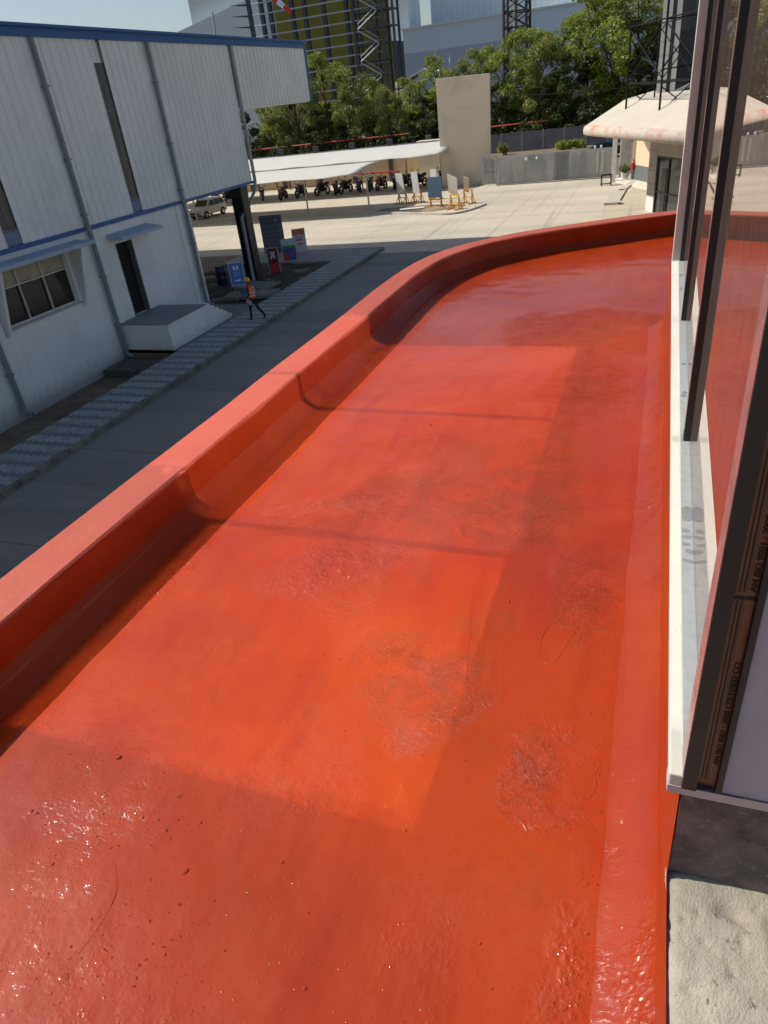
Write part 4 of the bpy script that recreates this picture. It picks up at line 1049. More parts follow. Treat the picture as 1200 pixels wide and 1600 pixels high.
# ------------------------------------------------------------------ cars
M_GLS = mat('car_glass', (0.015, 0.018, 0.018), .08, var=.2)
def make_car(name, label, paint, loc, rz, hatch=True):
    """forward is local -X ... body about 3.7 m long"""
    r = empty(name, loc, rz, label, 'car')
    L_, W = 3.7, 1.62
    side = [(-1.85, .32), (-1.87, .55), (-1.80, .72), (-1.20, .90), (-.95, .95), (-.40, 1.48), (-.15, 1.55), (1.25, 1.56), (1.55, 1.50), (1.78, 1.00), (1.86, .80), (1.85, .32)]
    if not hatch: side = [(-2.1, .32), (-2.12, .55), (-2.0, .72), (-1.25, .88), (-.95, .93), (-.30, 1.36), (0, 1.44), (.9, 1.43), (1.25, 1.36), (1.85, 1.02), (2.15, .95), (2.18, .6), (2.15, .32)]
    q = MB(); ns = len(side)
    rows = [(-W / 2, 0.0, .0), (-W / 2 + .02, .0, .0), (W / 2 - .02, .0, .0), (W / 2, 0, 0)]
    lay = []
    for sy in (-1, 1):
        for ins in (0,):
            lay.append([(x, sy * (W / 2 - (0.16 * max(0, (z - .92) / .6))), z) for x, z in side])
    b = len(q.v); q.v += lay[0] + lay[1]
    q.f.append(tuple(range(ns))); q.m.append(0); q.f.append(tuple(range(2 * ns - 1, ns - 1, -1))); q.m.append(0)
    for i in range(ns): j = (i + 1) % ns; q.f.append((i, ns + i, ns + j, j)); q.m.append(0)
    q.build('body', paint, r, bevel=.05, seg=3)
    def sidey(z): return W / 2 - (0.16 * max(0, (z - .92) / .6)) + .006
    wins = [[(-.72, .98), (-.30, 1.42), (.18, 1.45), (.18, .98)], [(.26, .98), (.26, 1.45), (.95, 1.44), (.98, .98)], [(1.06, .98), (1.04, 1.43), (1.42, 1.40), (1.60, 1.02)]]
    if not hatch: wins = [[(-.72, .96), (-.22, 1.31), (.28, 1.36), (.28, .96)], [(.36, .96), (.36, 1.36), (.95, 1.34), (1.45, .98)]]
    for sy in (-1, 1):
        for w in wins:
            q = MB(); q.poly([(x, sy * sidey(z), z) for x, z in w]); q.build('side_window', M_GLS, r, fix=False)
    a, bb = (side[4], side[5])
    def lerp(t): return (a[0] + (bb[0] - a[0]) * t, a[1] + (bb[1] - a[1]) * t)
    (xa, za), (xb, zb) = lerp(.08), lerp(.95)
    q = MB(); q.poly([(xa - .012, -.70, za + .012), (xa - .012, .70, za + .012), (xb - .012, .60, zb + .012), (xb - .012, -.60, zb + .012)]); q.build('windscreen', M_GLS, r, fix=False)
    s8, s9 = (side[8], side[9]) if hatch else (side[8], side[9])
    q = MB(); q.poly([(s8[0] + .03, -.58, s8[1] - .04), (s8[0] + .03, .58, s8[1] - .04), (s9[0] + .012, .66, s9[1] + .06), (s9[0] + .012, -.66, s9[1] + .06)]); q.build('rear_window', M_GLS, r, fix=False)
    for x in (-1.18, 1.20):
        for sy in (-1, 1):
            q = MB(); q.tube([(x, sy * (W / 2 - .16), .30), (x, sy * (W / 2 + .012), .30)], .30, 20); t = q.build('wheel', M_TYRE, r)
            q = MB(); q.tube([(x, sy * (W / 2 + .010), .30), (x, sy * (W / 2 + .022), .30)], .18, 12); q.build('rim', M_CHROME, t)
            q = MB(); pts = [(x + .36 * math.cos(t_), sy * (W / 2 + .003), .31 + .36 * math.sin(t_)) for t_ in [math.pi * k / 12 for k in range(13)]]; q.poly(pts); q.build('wheel_arch', mat('arch_black', (.01, .01, .01), .8), r, fix=False)
    for sy in (-1, 1):
        q = MB(); q.ell((side[2][0] + .06, sy * .60, .70), (.14, .17, .09), 12, 8); q.build('headlight', M_LAMP, r, smooth=True)
        q = MB(); q.box((side[-2][0] - .06, sy * .72 - .08, .80), (side[-2][0] + .02, sy * .72 + .08, 1.05)); q.build('tail_light', mat('tail_red', (.35, .02, .02), .3), r)
        q = MB(); q.ell((-.70, sy * (W / 2 + .10), .98), (.06, .10, .07), 10, 6); q.build('mirror', paint, r)
    q = MB(); q.box((side[0][0] - .035, -.55, .46), (side[0][0] + .03, .55, .60)); q.build('grille', mat('arch_black', (0, 0, 0)), r)
    q = MB(); q.box((side[0][0] - .04, -.80, .24), (side[0][0] + .12, .80, .42)); q.build('bumper', mat('bumper_grey', (.05, .05, .05), .7), r)
    return r
M_CREAMCAR = mat('cream_car_paint', (0.62, 0.57, 0.48), .3, var=.03)
make_car('parked_car', 'small cream white hatchback parked by the kerb, left of the dark steel column', M_CREAMCAR, (-39.0, 59.6, 0.013), R(82))
make_car('parked_car', 'dark navy car parked behind the sliding gate in front of the grey wall', mat('navy_car_paint', (0.012, 0.016, 0.03), .2), (-6.0, 84.0, 0.005), R(15), hatch=False)

# ------------------------------------------------------------------ white boards on yellow stands
M_YEL = mat('yellow_stand', (0.62, 0.30, 0.015), .5, var=.12); M_BOARD = mat('white_board', (0.72, 0.72, 0.70), .5, var=.03)
def stand_board(loc, rz, w, h, zc, tilt, face, label, back=None):
    r = empty('display_board', loc, rz, label, 'display board', 'boards standing on yellow trestles')
    Mx = Matrix.Translation((0, 0, zc)) @ Matrix.Rotation(tilt[0], 4, 'X') @ Matrix.Rotation(tilt[1], 4, 'Y')
    q = MB(); q.frame(Mx, (-w / 2, -.02, -h / 2), (w / 2, .02, h / 2)); q.build('board_panel', face, r)
    for s_ in (-1, 1):
        q = MB(); q.box((s_ * .42 - .045, .10, 0), (s_ * .42 + .045, .19, 1.0)); q.box((s_ * .42 - .05, -.35, 0), (s_ * .42 + .05, .55, .07)); q.tube([(s_ * .42, .45, .05), (s_ * .42, .15, .95)], .03, 6); q.tube([(s_ * .42, -.25, .05), (s_ * .42, .13, .6)], .03, 6)
        q.build('trestle_leg', M_YEL, r)
    q = MB(); q.box((-.45, .11, .95), (.45, .18, 1.02)); q.box((-.42, .12, .42), (.42, .17, .48)); q.build('crossbar', M_YEL, r)
    return r
stand_board((-20.0, 59.4, 0.03), R(-28), .82, 1.60, 1.52, (R(6), 0), M_BOARD, 'upright white board, leftmost on a yellow trestle')
stand_board((-18.75, 59.6, 0.03), R(-28), .72, 1.60, 1.52, (R(6), 0), M_BOARD, 'upright white board, second from the left on a yellow trestle')
stand_board((-17.5, 60.8, 0.03), R(-25), .65, 1.3, 1.65, (R(4), 0), M_BOARD, 'white board mostly hidden behind the blue board')
stand_board((-16.2, 56.4, 0.10), R(4), 1.10, 1.48, 1.34, (R(5), R(2)), mat('blue_grey_board', (0.14, 0.25, 0.36), .5, var=.08), 'blue grey board facing the road, in front of the white ones')
stand_board((-14.3, 54.6, 0.03), R(-30), .85, 1.7, 1.66, (R(30), R(24)), M_BOARD, 'large white board leaning steeply to the right on its trestle')
stand_board((-13.9, 57.2, 0.03), R(-30), .5, 1.35, 1.35, (R(28), R(24)), mat('cream_board', (0.60, 0.56, 0.45)), 'narrow cream board leaning behind the large slanted white one')
q = MB(); q.box((-.95, -.3, 0), (.95, .3, .03), R(12)); tag(q.build('loose_board', M_BOARD, loc=(-17.9, 55.6, .13)), 'flat white board lying on the bare earth under the blue board', 'board')

# ------------------------------------------------------------------ gate, fence
M_GATE = mat('grey_gate_sheet', (0.36, 0.37, 0.38), .5, var=.10, nscale=1.2, scale=(1, 1, .3), dirt=(0.52, 0.50, 0.47), dscale=.6, dlo=.45, dhi=.6)
M_GPOST = mat('gate_post', (0.42, 0.42, 0.41), .6)
gt = empty('sliding_gate', label='long grey corrugated sliding gate across the compound entrance', cat='gate')
def corr(mb, x0, x1, y, z0, z1, zt0=None, pitch=.17):
    x = x0; 
    while x < x1 - 1e-6:
        xs = [x, x + pitch * .5, x + pitch * .6, x + pitch * .9, min(x + pitch, x1)]; ys = [0, 0, .035, .035, 0]
        for k in range(4):
            if xs[k + 1] > xs[k] and xs[k + 1] <= x1 + 1e-6: mb.poly([(xs[k], y - ys[k], z0), (xs[k + 1], y - ys[k + 1], z0), (xs[k + 1], y - ys[k + 1], z1), (xs[k], y - ys[k], z1)])
        x += pitch
    return mb
q = MB(); corr(q, -13.5, -8.5, 67.2, .12, 2.25); q.build('gate_leaf', M_GATE, gt, fix=False)
q = MB(); corr(q, -8.5, -7.3, 67.15, .10, 2.28); q.build('gate_leaf', mat('darker_gate_sheet', (0.24, 0.255, 0.27), .5, var=.1), gt, fix=False)
q = MB(); corr(q, -7.3, -3.75, 67.2, .12, 2.25); q.build('gate_leaf', M_GATE, gt, fix=False)
q = MB(); q.box((-13.5, 67.21, 2.20), (-3.75, 67.29, 2.29)); q.box((-13.5, 67.21, .08), (-3.75, 67.29, .17)); q.box((-13.5, 67.21, 1.1), (-3.75, 67.27, 1.17))
for x in (-13.5, -11.1, -8.55, -7.3, -3.85): q.box((x, 67.212, .1), (x + .08, 67.285, 2.2))
q.build('gate_frame', M_GPOST, gt)
q = MB(); q.box((-13.5, 67.0, 0), (-3.6, 67.3, .045)); q.build('track', mat('dark_track', (.08, .08, .08)), gt)
for x in (-10.9, -10.0, -5.2, -4.7):
    q = MB(); q.ell((x, 67.15, 2.42 if x > -6 else 1.95), (.10, .06, .12), 8, 6); q.build('lamp_ball', mat('white_knob', (.75, .75, .75)), gt)
for x in (-4.95, -4.55):
    q = MB(); q.box((x - .10, 67.11, .5), (x + .10, 67.15, 2.15)); q.build('white_streak_plate', mat('pale_green_print', (.55, .58, .50)), gt)
g2 = empty('side_gate', label='narrow grey pedestrian gate between the tan slab wall and the sliding gate', cat='gate')
q = MB(); corr(q, -14.75, -13.75, 67.7, .15, 2.15); q.build('gate_leaf', M_GATE, g2, fix=False)
for x in (-14.9, -13.72):
    q = MB(); q.box((x, 67.55, 0), (x + .14, 67.69, 2.45)); q.build('post', M_GPOST, g2)
q = MB(); q.box((-14.76, 67.55, 2.30), (-13.72, 67.68, 2.42)); q.box((-14.76, 67.56, .95), (-13.72, 67.66, 1.03)); q.build('rail', M_GPOST, g2)
bf = empty('boundary_wall', label='grey precast panel boundary wall with pale posts below the trees', cat='wall')
M_PRE = mat('precast_grey', (0.17, 0.17, 0.18), .9, var=.15, nscale=1.2, dirt=(0.11, 0.11, 0.115), dscale=.6); M_PREP = mat('precast_post', (0.30, 0.30, 0.30), .9)
x = -70.0
while x < 14:
    q = MB()
    for k in range(5): q.box((x + .15, 101.0, .02 + k * .44), (x + 2.65, 101.07, .455 + k * .44))
    q.build('panel', M_PRE, bf)
    q = MB(); q.box((x, 100.94, 0), (x + .15, 101.12, 2.28)); q.build('post', M_PREP, bf); x += 2.65
# red rail fence behind the shelters
rf_ = empty('red_fence', label='low red rail fence seen through the trees above the shelters', cat='fence')
for a, b, z in ((-66, -33, 3.2), (-22, -14, 3.1)):
    q = MB(); q.tube([(a, 103.5, z - .1), (b, 103.5, z)], .11, 6); q.build('rail', mat('rail_red', (0.50, 0.07, 0.045), .6), rf_)
    x = a
    while x < b:
        q = MB(); q.box((x, 103.45, 0), (x + .12, 103.57, z)); q.build('post', mat('rail_post', (0.12, 0.07, 0.05)), rf_); x += 5.5

# ------------------------------------------------------------------ gatehouse
gh = empty('gatehouse', label='gatehouse with a broad sloping cream roof with flaking pink edge and a glazed tower', cat='gatehouse')
u = Vector((0.42, -0.907)); u.normalize(); nv = Vector((-u.y, u.x)) * 1.0      # nv points outwards? fixed below
nv = Vector((-0.907, -0.42)); nv.normalize()
def PU(p, a, b): return (p[0] + u.x * a + nv.x * b, p[1] + u.y * a + nv.y * b)
A0 = (-4.65, 50.2)
# roof: eave polygon and raised deck
eave = [(-4.65, 50.2), PU(A0, 17, 0), PU(A0, 17, -14), PU((-2.0, 66.5), 0, -10), (-1.9, 66.6), (-3.2, 62.0)]
M_RFC = mat('cream_roof', (0.56, 0.50, 0.405), .85, var=.05, nscale=.8, bmp=.3, bscale=12, bdist=.02, dirt=(0.50, 0.45, 0.37), dscale=.6)
M_FASC = None
def fascia_mat():
    m, nt, p, out = newmat('flaking_pink_cream'); v = coords(nt, (1, 1, 1))
    n1 = noise(nt, v, 1.3, 6, .75); n2 = noise(nt, v, 3.0, 5, .6)
    c = mixc(nt, (0.54, 0.48, 0.39), (0.52, 0.28, 0.23), ramp(nt, n1, [(.48, 0), (.60, 1)]))
    c = mixc(nt, c, (0.38, 0.07, 0.06), ramp(nt, n2, [(.66, 0), (.72, 1)]))
    c = mixc(nt, c, (0.35, 0.31, 0.27), ramp(nt, noise(nt, v, 7, 4, .6), [(.64, 0), (.72, 1)]))
    nt.links.new(c, p.inputs['Base Color']); p.inputs['Roughness'].default_value = .85
    nt.links.new(bump(nt, n2, .4, .05), p.inputs['Normal']); return m
M_FASC = fascia_mat()
def inset(poly, d):
    out = []; n = len(poly)
    cx = sum(p[0] for p in poly) / n; cy_ = sum(p[1] for p in poly) / n
    for i in range(n):
        p0 = Vector(poly[i - 1]); p1 = Vector(poly[i]); p2 = Vector(poly[(i + 1) % n])
        e1 = (p1 - p0).normalized(); e2 = (p2 - p1).normalized()
        n1 = Vector((-e1.y, e1.x)); n2 = Vector((-e2.y, e2.x))
        if n1.dot(Vector((cx, cy_)) - p1) < 0: n1 = -n1
        if n2.dot(Vector((cx, cy_)) - p1) < 0: n2 = -n2
        b_ = (n1 + n2); b_ = b_ / max(.3, b_.dot(n1))
        out.append((p1.x + b_.x * d, p1.y + b_.y * d))
    return out
rings = [(0.35, 4.42), (0.12, 4.44), (0.02, 4.54), (0.0, 4.74), (0.05, 4.92), (0.22, 5.02)]
rf1 = MB(); n = len(eave)
for d, z in rings: rf1.v += [(x, y, z) for x, y in inset(eave, d)]
for i in range(len(rings) - 1):
    for k in range(n): rf1.f.append((i * n + k, i * n + (k + 1) % n, (i + 1) * n + (k + 1) % n, (i + 1) * n + k)); rf1.m.append(0)
rf1.build('roof_edge', M_FASC, gh, smooth=True)
q = MB(); o1 = [(x, y, 5.02) for x, y in inset(eave, .22)]; o2 = [(x, y, 6.15) for x, y in inset(eave, 2.3)]
q.v += o1 + o2
for k in range(n): q.f.append((k, (k + 1) % n, n + (k + 1) % n, n + k)); q.m.append(0)
q.f.append(tuple(range(n, 2 * n))); q.m.append(0)
q.build('roof_deck', M_RFC, gh)
q = MB(); q.poly([(x, y, 4.42) for x, y in inset(eave, .35)]); q.build('roof_soffit', mat('soffit_tan', (0.42, 0.36, 0.28)), gh, fix=False)
# body
K0 = (-0.62, 49.55)
M_STONE = mat('brown_stone_tile', (0.30, 0.255, 0.22), .6, var=.10, nscale=2)
def obox(mb, p, a0, a1, b0, b1, z0, z1):
    """box in the gatehouse's own frame: a along the front, b outward"""
    P = [PU(p, a0, b0), PU(p, a1, b0), PU(p, a1, b1), PU(p, a0, b1)]
    mb.prism(P, z0, z1, 'z')
q = MB(); obox(q, K0, 0, 1.05, -.35, 0, .9, 4.30); 
for z in (1.6, 2.25, 2.9, 3.55): pass
q.build('stone_pier', M_STONE, gh)
q = MB()
for z in (1.55, 2.3, 2.55, 3.4): obox(q, K0, -.003, 1.053, -.30, .004, z, z + .025)
q.build('joint', mat('dark_joint', (.07, .06, .055)), gh)
q = MB(); obox(q, K0, .0, 1.05, -.35, .002, 0, .9); q.build('sunlit_pier_foot', mat('sunlit_pier_foot', (.72, .70, .64)), gh)  # sunlight below the roof's shadow edge put into this paler pier foot
q = MB(); obox(q, K0, 1.05, 9, -.35, -.01, 3.15, 4.30); obox(q, K0, 4.2, 9, -.35, -.01, 0, 3.15); q.build('front_wall', M_STONE, gh)
q = MB(); obox(q, K0, 0.0, 9.0, -8, -.36, 0, 4.29); q.build('core_wall', mat('tan_core', (0.40, 0.34, 0.26)), gh)
q = MB(); obox(q, K0, 1.05, 1.17, -.2, -.02, 0, 3.15); obox(q, K0, 2.55, 2.65, -.2, -.02, 0, 3.05); obox(q, K0, 1.17, 4.2, -.2, -.02, 3.05, 3.15); obox(q, K0, 1.17, 4.2, -.18, -.03, 1.15, 1.22)
df = q.build('door_frame', mat('black_door_frame', (.012, .012, .012), .4), gh)
q = MB(); obox(q, K0, 1.17, 4.2, -.14, -.10, 0, 3.05); q.build('door_glass', mat('dark_door_glass', (0.04, 0.048, 0.05), .06, var=.4), gh)
q = MB(); obox(q, K0, 1.75, 2.35, -.095, -.06, .1, 2.5); q.build('chair_silhouette', mat('door_dark_panel', (.01, .013, .018), .3), gh)
CW = (-2.0, 64.3)
q = MB(); obox(q, CW, 0, 13, -4, 0, 1.16, 4.29); q.build('cream_wall', mat('cream_yellow', (0.66, 0.54, 0.36), .8, var=.04), gh)
q = MB(); obox(q, CW, -.01, 13, -4, .012, 0.1, 1.16); q.build('grey_dado', mat('grey_dado', (.13, .14, .14), .7), gh)
q = MB(); obox(q, CW, -1.5, 13.5, 0.0, 1.3, 0.004, .10); q.build('apron_slab', mat('pale_apron', (.70, .66, .56), .8), gh)
for x, y in ((-3.45, 64.1), (-1.95, 65.4), (-2.9, 70.0)):
    q = MB(); q.box((x - .17, y - .17, 0), (x + .17, y + .17, 4.31)); q.build('column', mat('white_column', (.78, .79, .78), .7), gh)
# tower
M_WHT = mat('white_cladding', (.68, .66, .60), .6, var=.04)
TW = (-.62, 55.8)
q = MB()
for k in range(12): q.box((-.62, 55.8, 5.2 + k * .75), (-.05, 56.3, 5.93 + k * .75))
q.build('tower_pier', M_WHT, gh); q = MB(); q.box((.20, 55.9, 5.2), (.50, 56.3, 14)); q.box((4.2, 55.9, 5.2), (4.6, 56.3, 14)); q.build('tower_pier', M_WHT, gh)
q = MB(); q.box((-.50, 56.301, 5.2), (5.0, 60, 14.2)); q.build('tower_wall', mat('tower_grey', (.12, .125, .135), .5), gh)
q = MB(); q.box((.50, 56.1, 6.2), (4.2, 56.16, 14)); q.build('tower_glass', mat('tower_glass', (.035, .042, .052), .10, var=.3, nscale=.5), gh)
q = MB()
for x in (1.6, 2.8): q.box((x, 56.05, 6.2), (x + .05, 56.09, 14))
for z in (7.3, 9.2, 11.1): q.box((.5, 56.052, z), (4.2, 56.092, z + .06))
q.build('tower_mullions', mat('black_door_frame', (0, 0, 0)), gh)
q = MB(); q.prism([(.55, 6.0), (4.2, 7.4), (4.2, 7.6), (.55, 6.2)], 55.2, 55.9, 'y'); q.build('sloping_ledge', mat('ledge_grey', (.35, .37, .38)), gh)
# scaffold on the roof
sc_ = empty('scaffold', label='black tubular scaffold with cross braces standing on the gatehouse roof', cat='scaffold')
M_SCAF = mat('black_scaffold', (.007, .007, .008), .7, spec=.2)
SP0 = Vector((-2.12, 48.37)); SP1 = Vector((-0.26, 44.18))
sd_ = SP1 - SP0
legs_ = [SP0, SP1, SP0 + sd_ * 2.0]
bk = Vector((1.5, .62))
for i, p_ in enumerate(legs_):
    q = MB(); q.tube([(p_.x, p_.y, 5.18), (p_.x, p_.y, 10.0 if i == 0 else 12.6)], .055, 8); q.build('standard', M_SCAF, sc_)
    b_ = p_ + bk
    q = MB(); q.tube([(b_.x, b_.y, 5.7), (b_.x, b_.y, 9.9 if i == 0 else 12.6)], .045, 8); q.build('standard', M_SCAF, sc_)
    for z in (5.45, 6.9, 7.5, 9.6):
        q = MB(); q.tube([(p_.x, p_.y, z), (b_.x, b_.y, z + .05)], .038, 6); q.build('transom', M_SCAF, sc_)
    q = MB(); q.tube([(p_.x, p_.y, 5.55), (b_.x, b_.y, 6.8)], .030, 6); q.build('brace', M_SCAF, sc_)
    q = MB(); q.tube([(p_.x, p_.y, 6.75), (b_.x, b_.y, 5.6)], .030, 6); q.build('brace', M_SCAF, sc_)
    q = MB(); q.tube([(p_.x, p_.y, 7.6), (b_.x, b_.y, 9.5)], .030, 6); q.build('brace', M_SCAF, sc_)
    q = MB(); q.tube([(p_.x, p_.y, 9.5), (b_.x, b_.y, 7.6)], .030, 6); q.build('brace', M_SCAF, sc_)
for a_, b_ in zip(legs_, legs_[1:]):
    for o_ in (Vector((0, 0)), bk):
        for z in (6.95, 9.65):
            q = MB(); q.tube([(a_.x + o_.x, a_.y + o_.y, z), (b_.x + o_.x, b_.y + o_.y, z)], .036, 6); q.build('ledger', M_SCAF, sc_)
        q = MB(); q.tube([(a_.x + o_.x, a_.y + o_.y, 7.1), (b_.x + o_.x, b_.y + o_.y, 9.5)], .028, 6); q.build('brace', M_SCAF, sc_)
        q = MB(); q.tube([(a_.x + o_.x, a_.y + o_.y, 9.5), (b_.x + o_.x, b_.y + o_.y, 7.1)], .028, 6); q.build('brace', M_SCAF, sc_)
# bits by the gatehouse
fe = empty('fire_extinguisher', (-1.66, 62.6, 0), label='red fire extinguisher mounted on the cream wall of the gatehouse', cat='fire extinguisher')
fe.location = (*PU(CW, .35, .16), .85)
q = MB(); q.tube([(0, 0, 0), (0, 0, .50), (0, 0, .60)], [.12, .12, .05], 14); q.build('cylinder', mat('extinguisher_red', (.60, .02, .03), .3), fe)
q = MB(); q.tube([(0, 0, .58), (0, 0, .68)], .03, 8); q.tube([(0, 0, .66), (-.12, 0, .70)], .018, 6); q.tube([(.02, 0, .62), (-.14, 0, .50), (-.13, 0, .2)], .014, 6); q.build('valve', mat('black_plastic', (0, 0, 0)), fe)
pw = empty('white_screen', (-2.75, 67.2, 0), label='pale upright slab between the two white columns of the gatehouse', cat='screen')
q = MB(); q.box((-.42, -.08, 0), (.42, .08, 3.0)); q.build('panel', mat('pale_slab', (.48, .47, .43), .8), pw, bevel=.05)
pt = empty('potted_plant', (-2.6, 64.9, 0), label='spiky green plant in a white pot before the pale slab', cat='plant')
q = MB(); q.tube([(0, 0, 0), (0, 0, .55)], [.22, .30], 14); q.build('pot', mat('white_pot', (.6, .6, .58)), pt)
q = MB(); rng = random.Random(3)
for k in range(90):
    a = rng.uniform(0, 6.28); t = rng.uniform(.2, 1.0); L_ = rng.uniform(.5, .95)
    d = Vector((math.cos(a) * t, math.sin(a) * t, 1.2 - t * .6)).normalized(); s_ = Vector((-math.sin(a), math.cos(a), 0)) * .035
    p0 = Vector((0, 0, .5)); p1 = p0 + d * L_ * .6; p2 = p0 + d * L_ + Vector((0, 0, -.12 * t))
    q.poly([p0 - s_ * .4, p0 + s_ * .4, p1 + s_, p2, p1 - s_])
q.build('leaves', mat('yellow_green_leaf', (.14, .17, .04), .6, var=.3, nscale=4), pt, fix=False)
st_ = empty('metal_stool', (-3.85, 62.2, 0.006), R(0), 'small black square metal stool frame standing before the gate', 'stool')
st_.rotation_euler = (0, 0, R(12))
for sx in (-1, 1):
    for sy in (-1, 1):
        q = MB(); q.box((sx * .36 - .025, sy * .22 - .025, 0), (sx * .36 + .025, sy * .22 + .025, .76)); q.build('leg', M_SCAF, st_)
q = MB(); q.box((-.40, -.26, .761), (.40, .26, .81)); q.build('seat', M_SCAF, st_)
q = MB(); q.box((-.335, -.24, .12), (.335, -.21, .16)); q.box((-.335, .21, .12), (.335, .24, .16)); q.build('stretcher', M_SCAF, st_)
def plank(x, y, rz, w, l, z, lab):
    q = MB(); q.box((-w / 2, -l / 2, 0), (w / 2, l / 2, .10)); o = q.build('concrete_plank', mat('pale_plank', (.50, .47, .41), .8, var=.12), loc=(x, y, z), bevel=.01); o.rotation_euler = (0, 0, rz); tag(o, lab, 'plank', 'planks lying before the gatehouse')
plank(-2.75, 55.6, R(-2), .95, 6.6, .01, 'wide pale plank lying nearest the red canopy')
plank(-2.1, 61.3, R(-8), .45, 6.0, .01, 'narrow pale plank lying further back beside the gatehouse steps')
q = MB(); q.box((-3.3, 52.3, .112), (-2.2, 53.0, .16)); tag(q.build('cover_board', mat('pale_plank', (0, 0, 0))), 'short pale board laid across the near end of the wide plank', 'board')

# ------------------------------------------------------------------ trees
import numpy as np
def leaf_mat(name, a, b):
    m, nt, p, out = newmat(name)
    at = nd(nt, 'ShaderNodeAttribute'); at.attribute_name = 'tone'
    c = mixc(nt, a, b, at.outputs['Fac'])
    nt.links.new(c, p.inputs['Base Color']); p.inputs['Roughness'].default_value = .6
    tr_ = nd(nt, 'ShaderNodeBsdfTranslucent'); nt.links.new(c, tr_.inputs['Color'])
    ms = nd(nt, 'ShaderNodeMixShader', i_0=.35); nt.links.new(p.outputs[0], ms.inputs[1]); nt.links.new(tr_.outputs[0], ms.inputs[2]); nt.links.new(ms.outputs[0], out.inputs['Surface'])
    return m
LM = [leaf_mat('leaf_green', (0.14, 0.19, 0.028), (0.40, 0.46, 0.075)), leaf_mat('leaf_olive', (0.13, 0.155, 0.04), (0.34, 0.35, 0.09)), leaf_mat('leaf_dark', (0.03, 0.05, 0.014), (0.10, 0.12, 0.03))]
M_BARK = mat('bark', (0.10, 0.075, 0.05), .95, var=.3)
def leaves_mesh(name, centres, n, size, seed, droop=0.0):
    rg = np.random.default_rng(seed)
    V = []; tone = []
    for (c, r, w) in centres:
        k = int(n * w)
        d = rg.normal(size=(k, 3)); d /= np.linalg.norm(d, axis=1)[:, None]
        rad = rg.uniform(.35, 1.0, k) ** .6
        p = np.array(c) + d * rad[:, None] * np.array(r)
        p[:, 2] -= droop * rg.uniform(0, 1, k)
        ax = rg.normal(size=(k, 3)); ax[:, 2] *= .6; ax /= np.linalg.norm(ax, axis=1)[:, None]
        bx_ = np.cross(ax, rg.normal(size=(k, 3))); bx_ /= np.linalg.norm(bx_, axis=1)[:, None]
        s = size * rg.uniform(.6, 1.3, k)[:, None]
        quad = np.stack([p - ax * s, p + bx_ * s * .55, p + ax * s, p - bx_ * s * .55], 1)
        V.append(quad); tone.append(np.clip(rg.uniform(-.15, .35, k) + rg.uniform(.1, .7), 0, 1))
    V = np.concatenate(V).reshape(-1, 3); tone = np.concatenate(tone)
    nq = len(V) // 4
    me = bpy.data.meshes.new(name); me.vertices.add(len(V)); me.vertices.foreach_set('co', V.ravel().astype(np.float32))
    me.loops.add(nq * 4); me.loops.foreach_set('vertex_index', np.arange(nq * 4, dtype=np.int32))
    me.polygons.add(nq); me.polygons.foreach_set('loop_start', np.arange(0, nq * 4, 4, dtype=np.int32)); me.polygons.foreach_set('loop_total', np.full(nq, 4, dtype=np.int32))
    at = me.attributes.new('tone', 'FLOAT', 'FACE'); at.data.foreach_set('value', tone.astype(np.float32))
    me.update(calc_edges=True); me.validate()
    return me
def make_tree(h, spread, seed, lm, low=.25, nleaf=9000, feathery=False):
    rg = random.Random(seed)
    r = empty('tree')
    tk = MB(); top = h * .80
    pts = [(0, 0, 0)]; 
    for k in range(1, 6): pts.append((rg.uniform(-.15, .15) * k * .6, rg.uniform(-.15, .15) * k * .6, top * k / 5))
    tk.tube(pts, [.24, .19, .15, .11, .07, .03], 7)
    cs = []
    for k in range(26):
        f = low + (1 - low) * (k + rg.random()) / 26
        z = h * f; a = rg.uniform(0, 6.28)
        prof = math.sin(math.pi * min(1, max(.06, (f - low * .4) / (1.06 - low * .4)))) ** .6
        d = spread * prof * rg.uniform(.25, 1.0)
        c = (d * math.cos(a), d * math.sin(a), z)
        s = rg.uniform(.5, 1.05) * h / 12
        cs.append((c, (s * 1.25, s * 1.25, s * .85), rg.uniform(.5, 1.2) / 26))
        b0 = max(.15 * h, z - d * .8 - .5); b0 = min(b0, top * .95); i = b0 / top * 5; i0 = min(4, int(i)); t = i - i0
        P0 = Vector(pts[i0]).lerp(Vector(pts[i0 + 1]), t)
        mid = P0.lerp(Vector(c), .5) + Vector((0, 0, .3))
        tk.tube([P0, mid, Vector(c)], [.07, .045, .015], 5)
        for j in range(2):
            e = Vector(c) + Vector((rg.uniform(-1, 1), rg.uniform(-1, 1), rg.uniform(.0, 1.2))) * s
            tk.tube([mid, e], [.03, .008], 4)
    tk.build('trunk', M_BARK, r, smooth=True, fix=False)
    me = leaves_mesh('crown', cs, nleaf, .15 if not feathery else .12, seed, .5 if feathery else 0)
    me.materials.append(lm); link(bpy.data.objects.new('crown', me), r)
    return r
protos = [make_tree(12.5, 3.6, 11, LM[0]), make_tree(11, 3.2, 23, LM[1], low=.15, nleaf=11000, feathery=True), make_tree(13.5, 3.3, 37, LM[0], low=.3), make_tree(9, 3.8, 41, LM[2], low=.05, nleaf=9500)]
kinds = ['bright green leafy tree', 'feathery olive green tree', 'tall open crowned green tree', 'low dark dense tree']
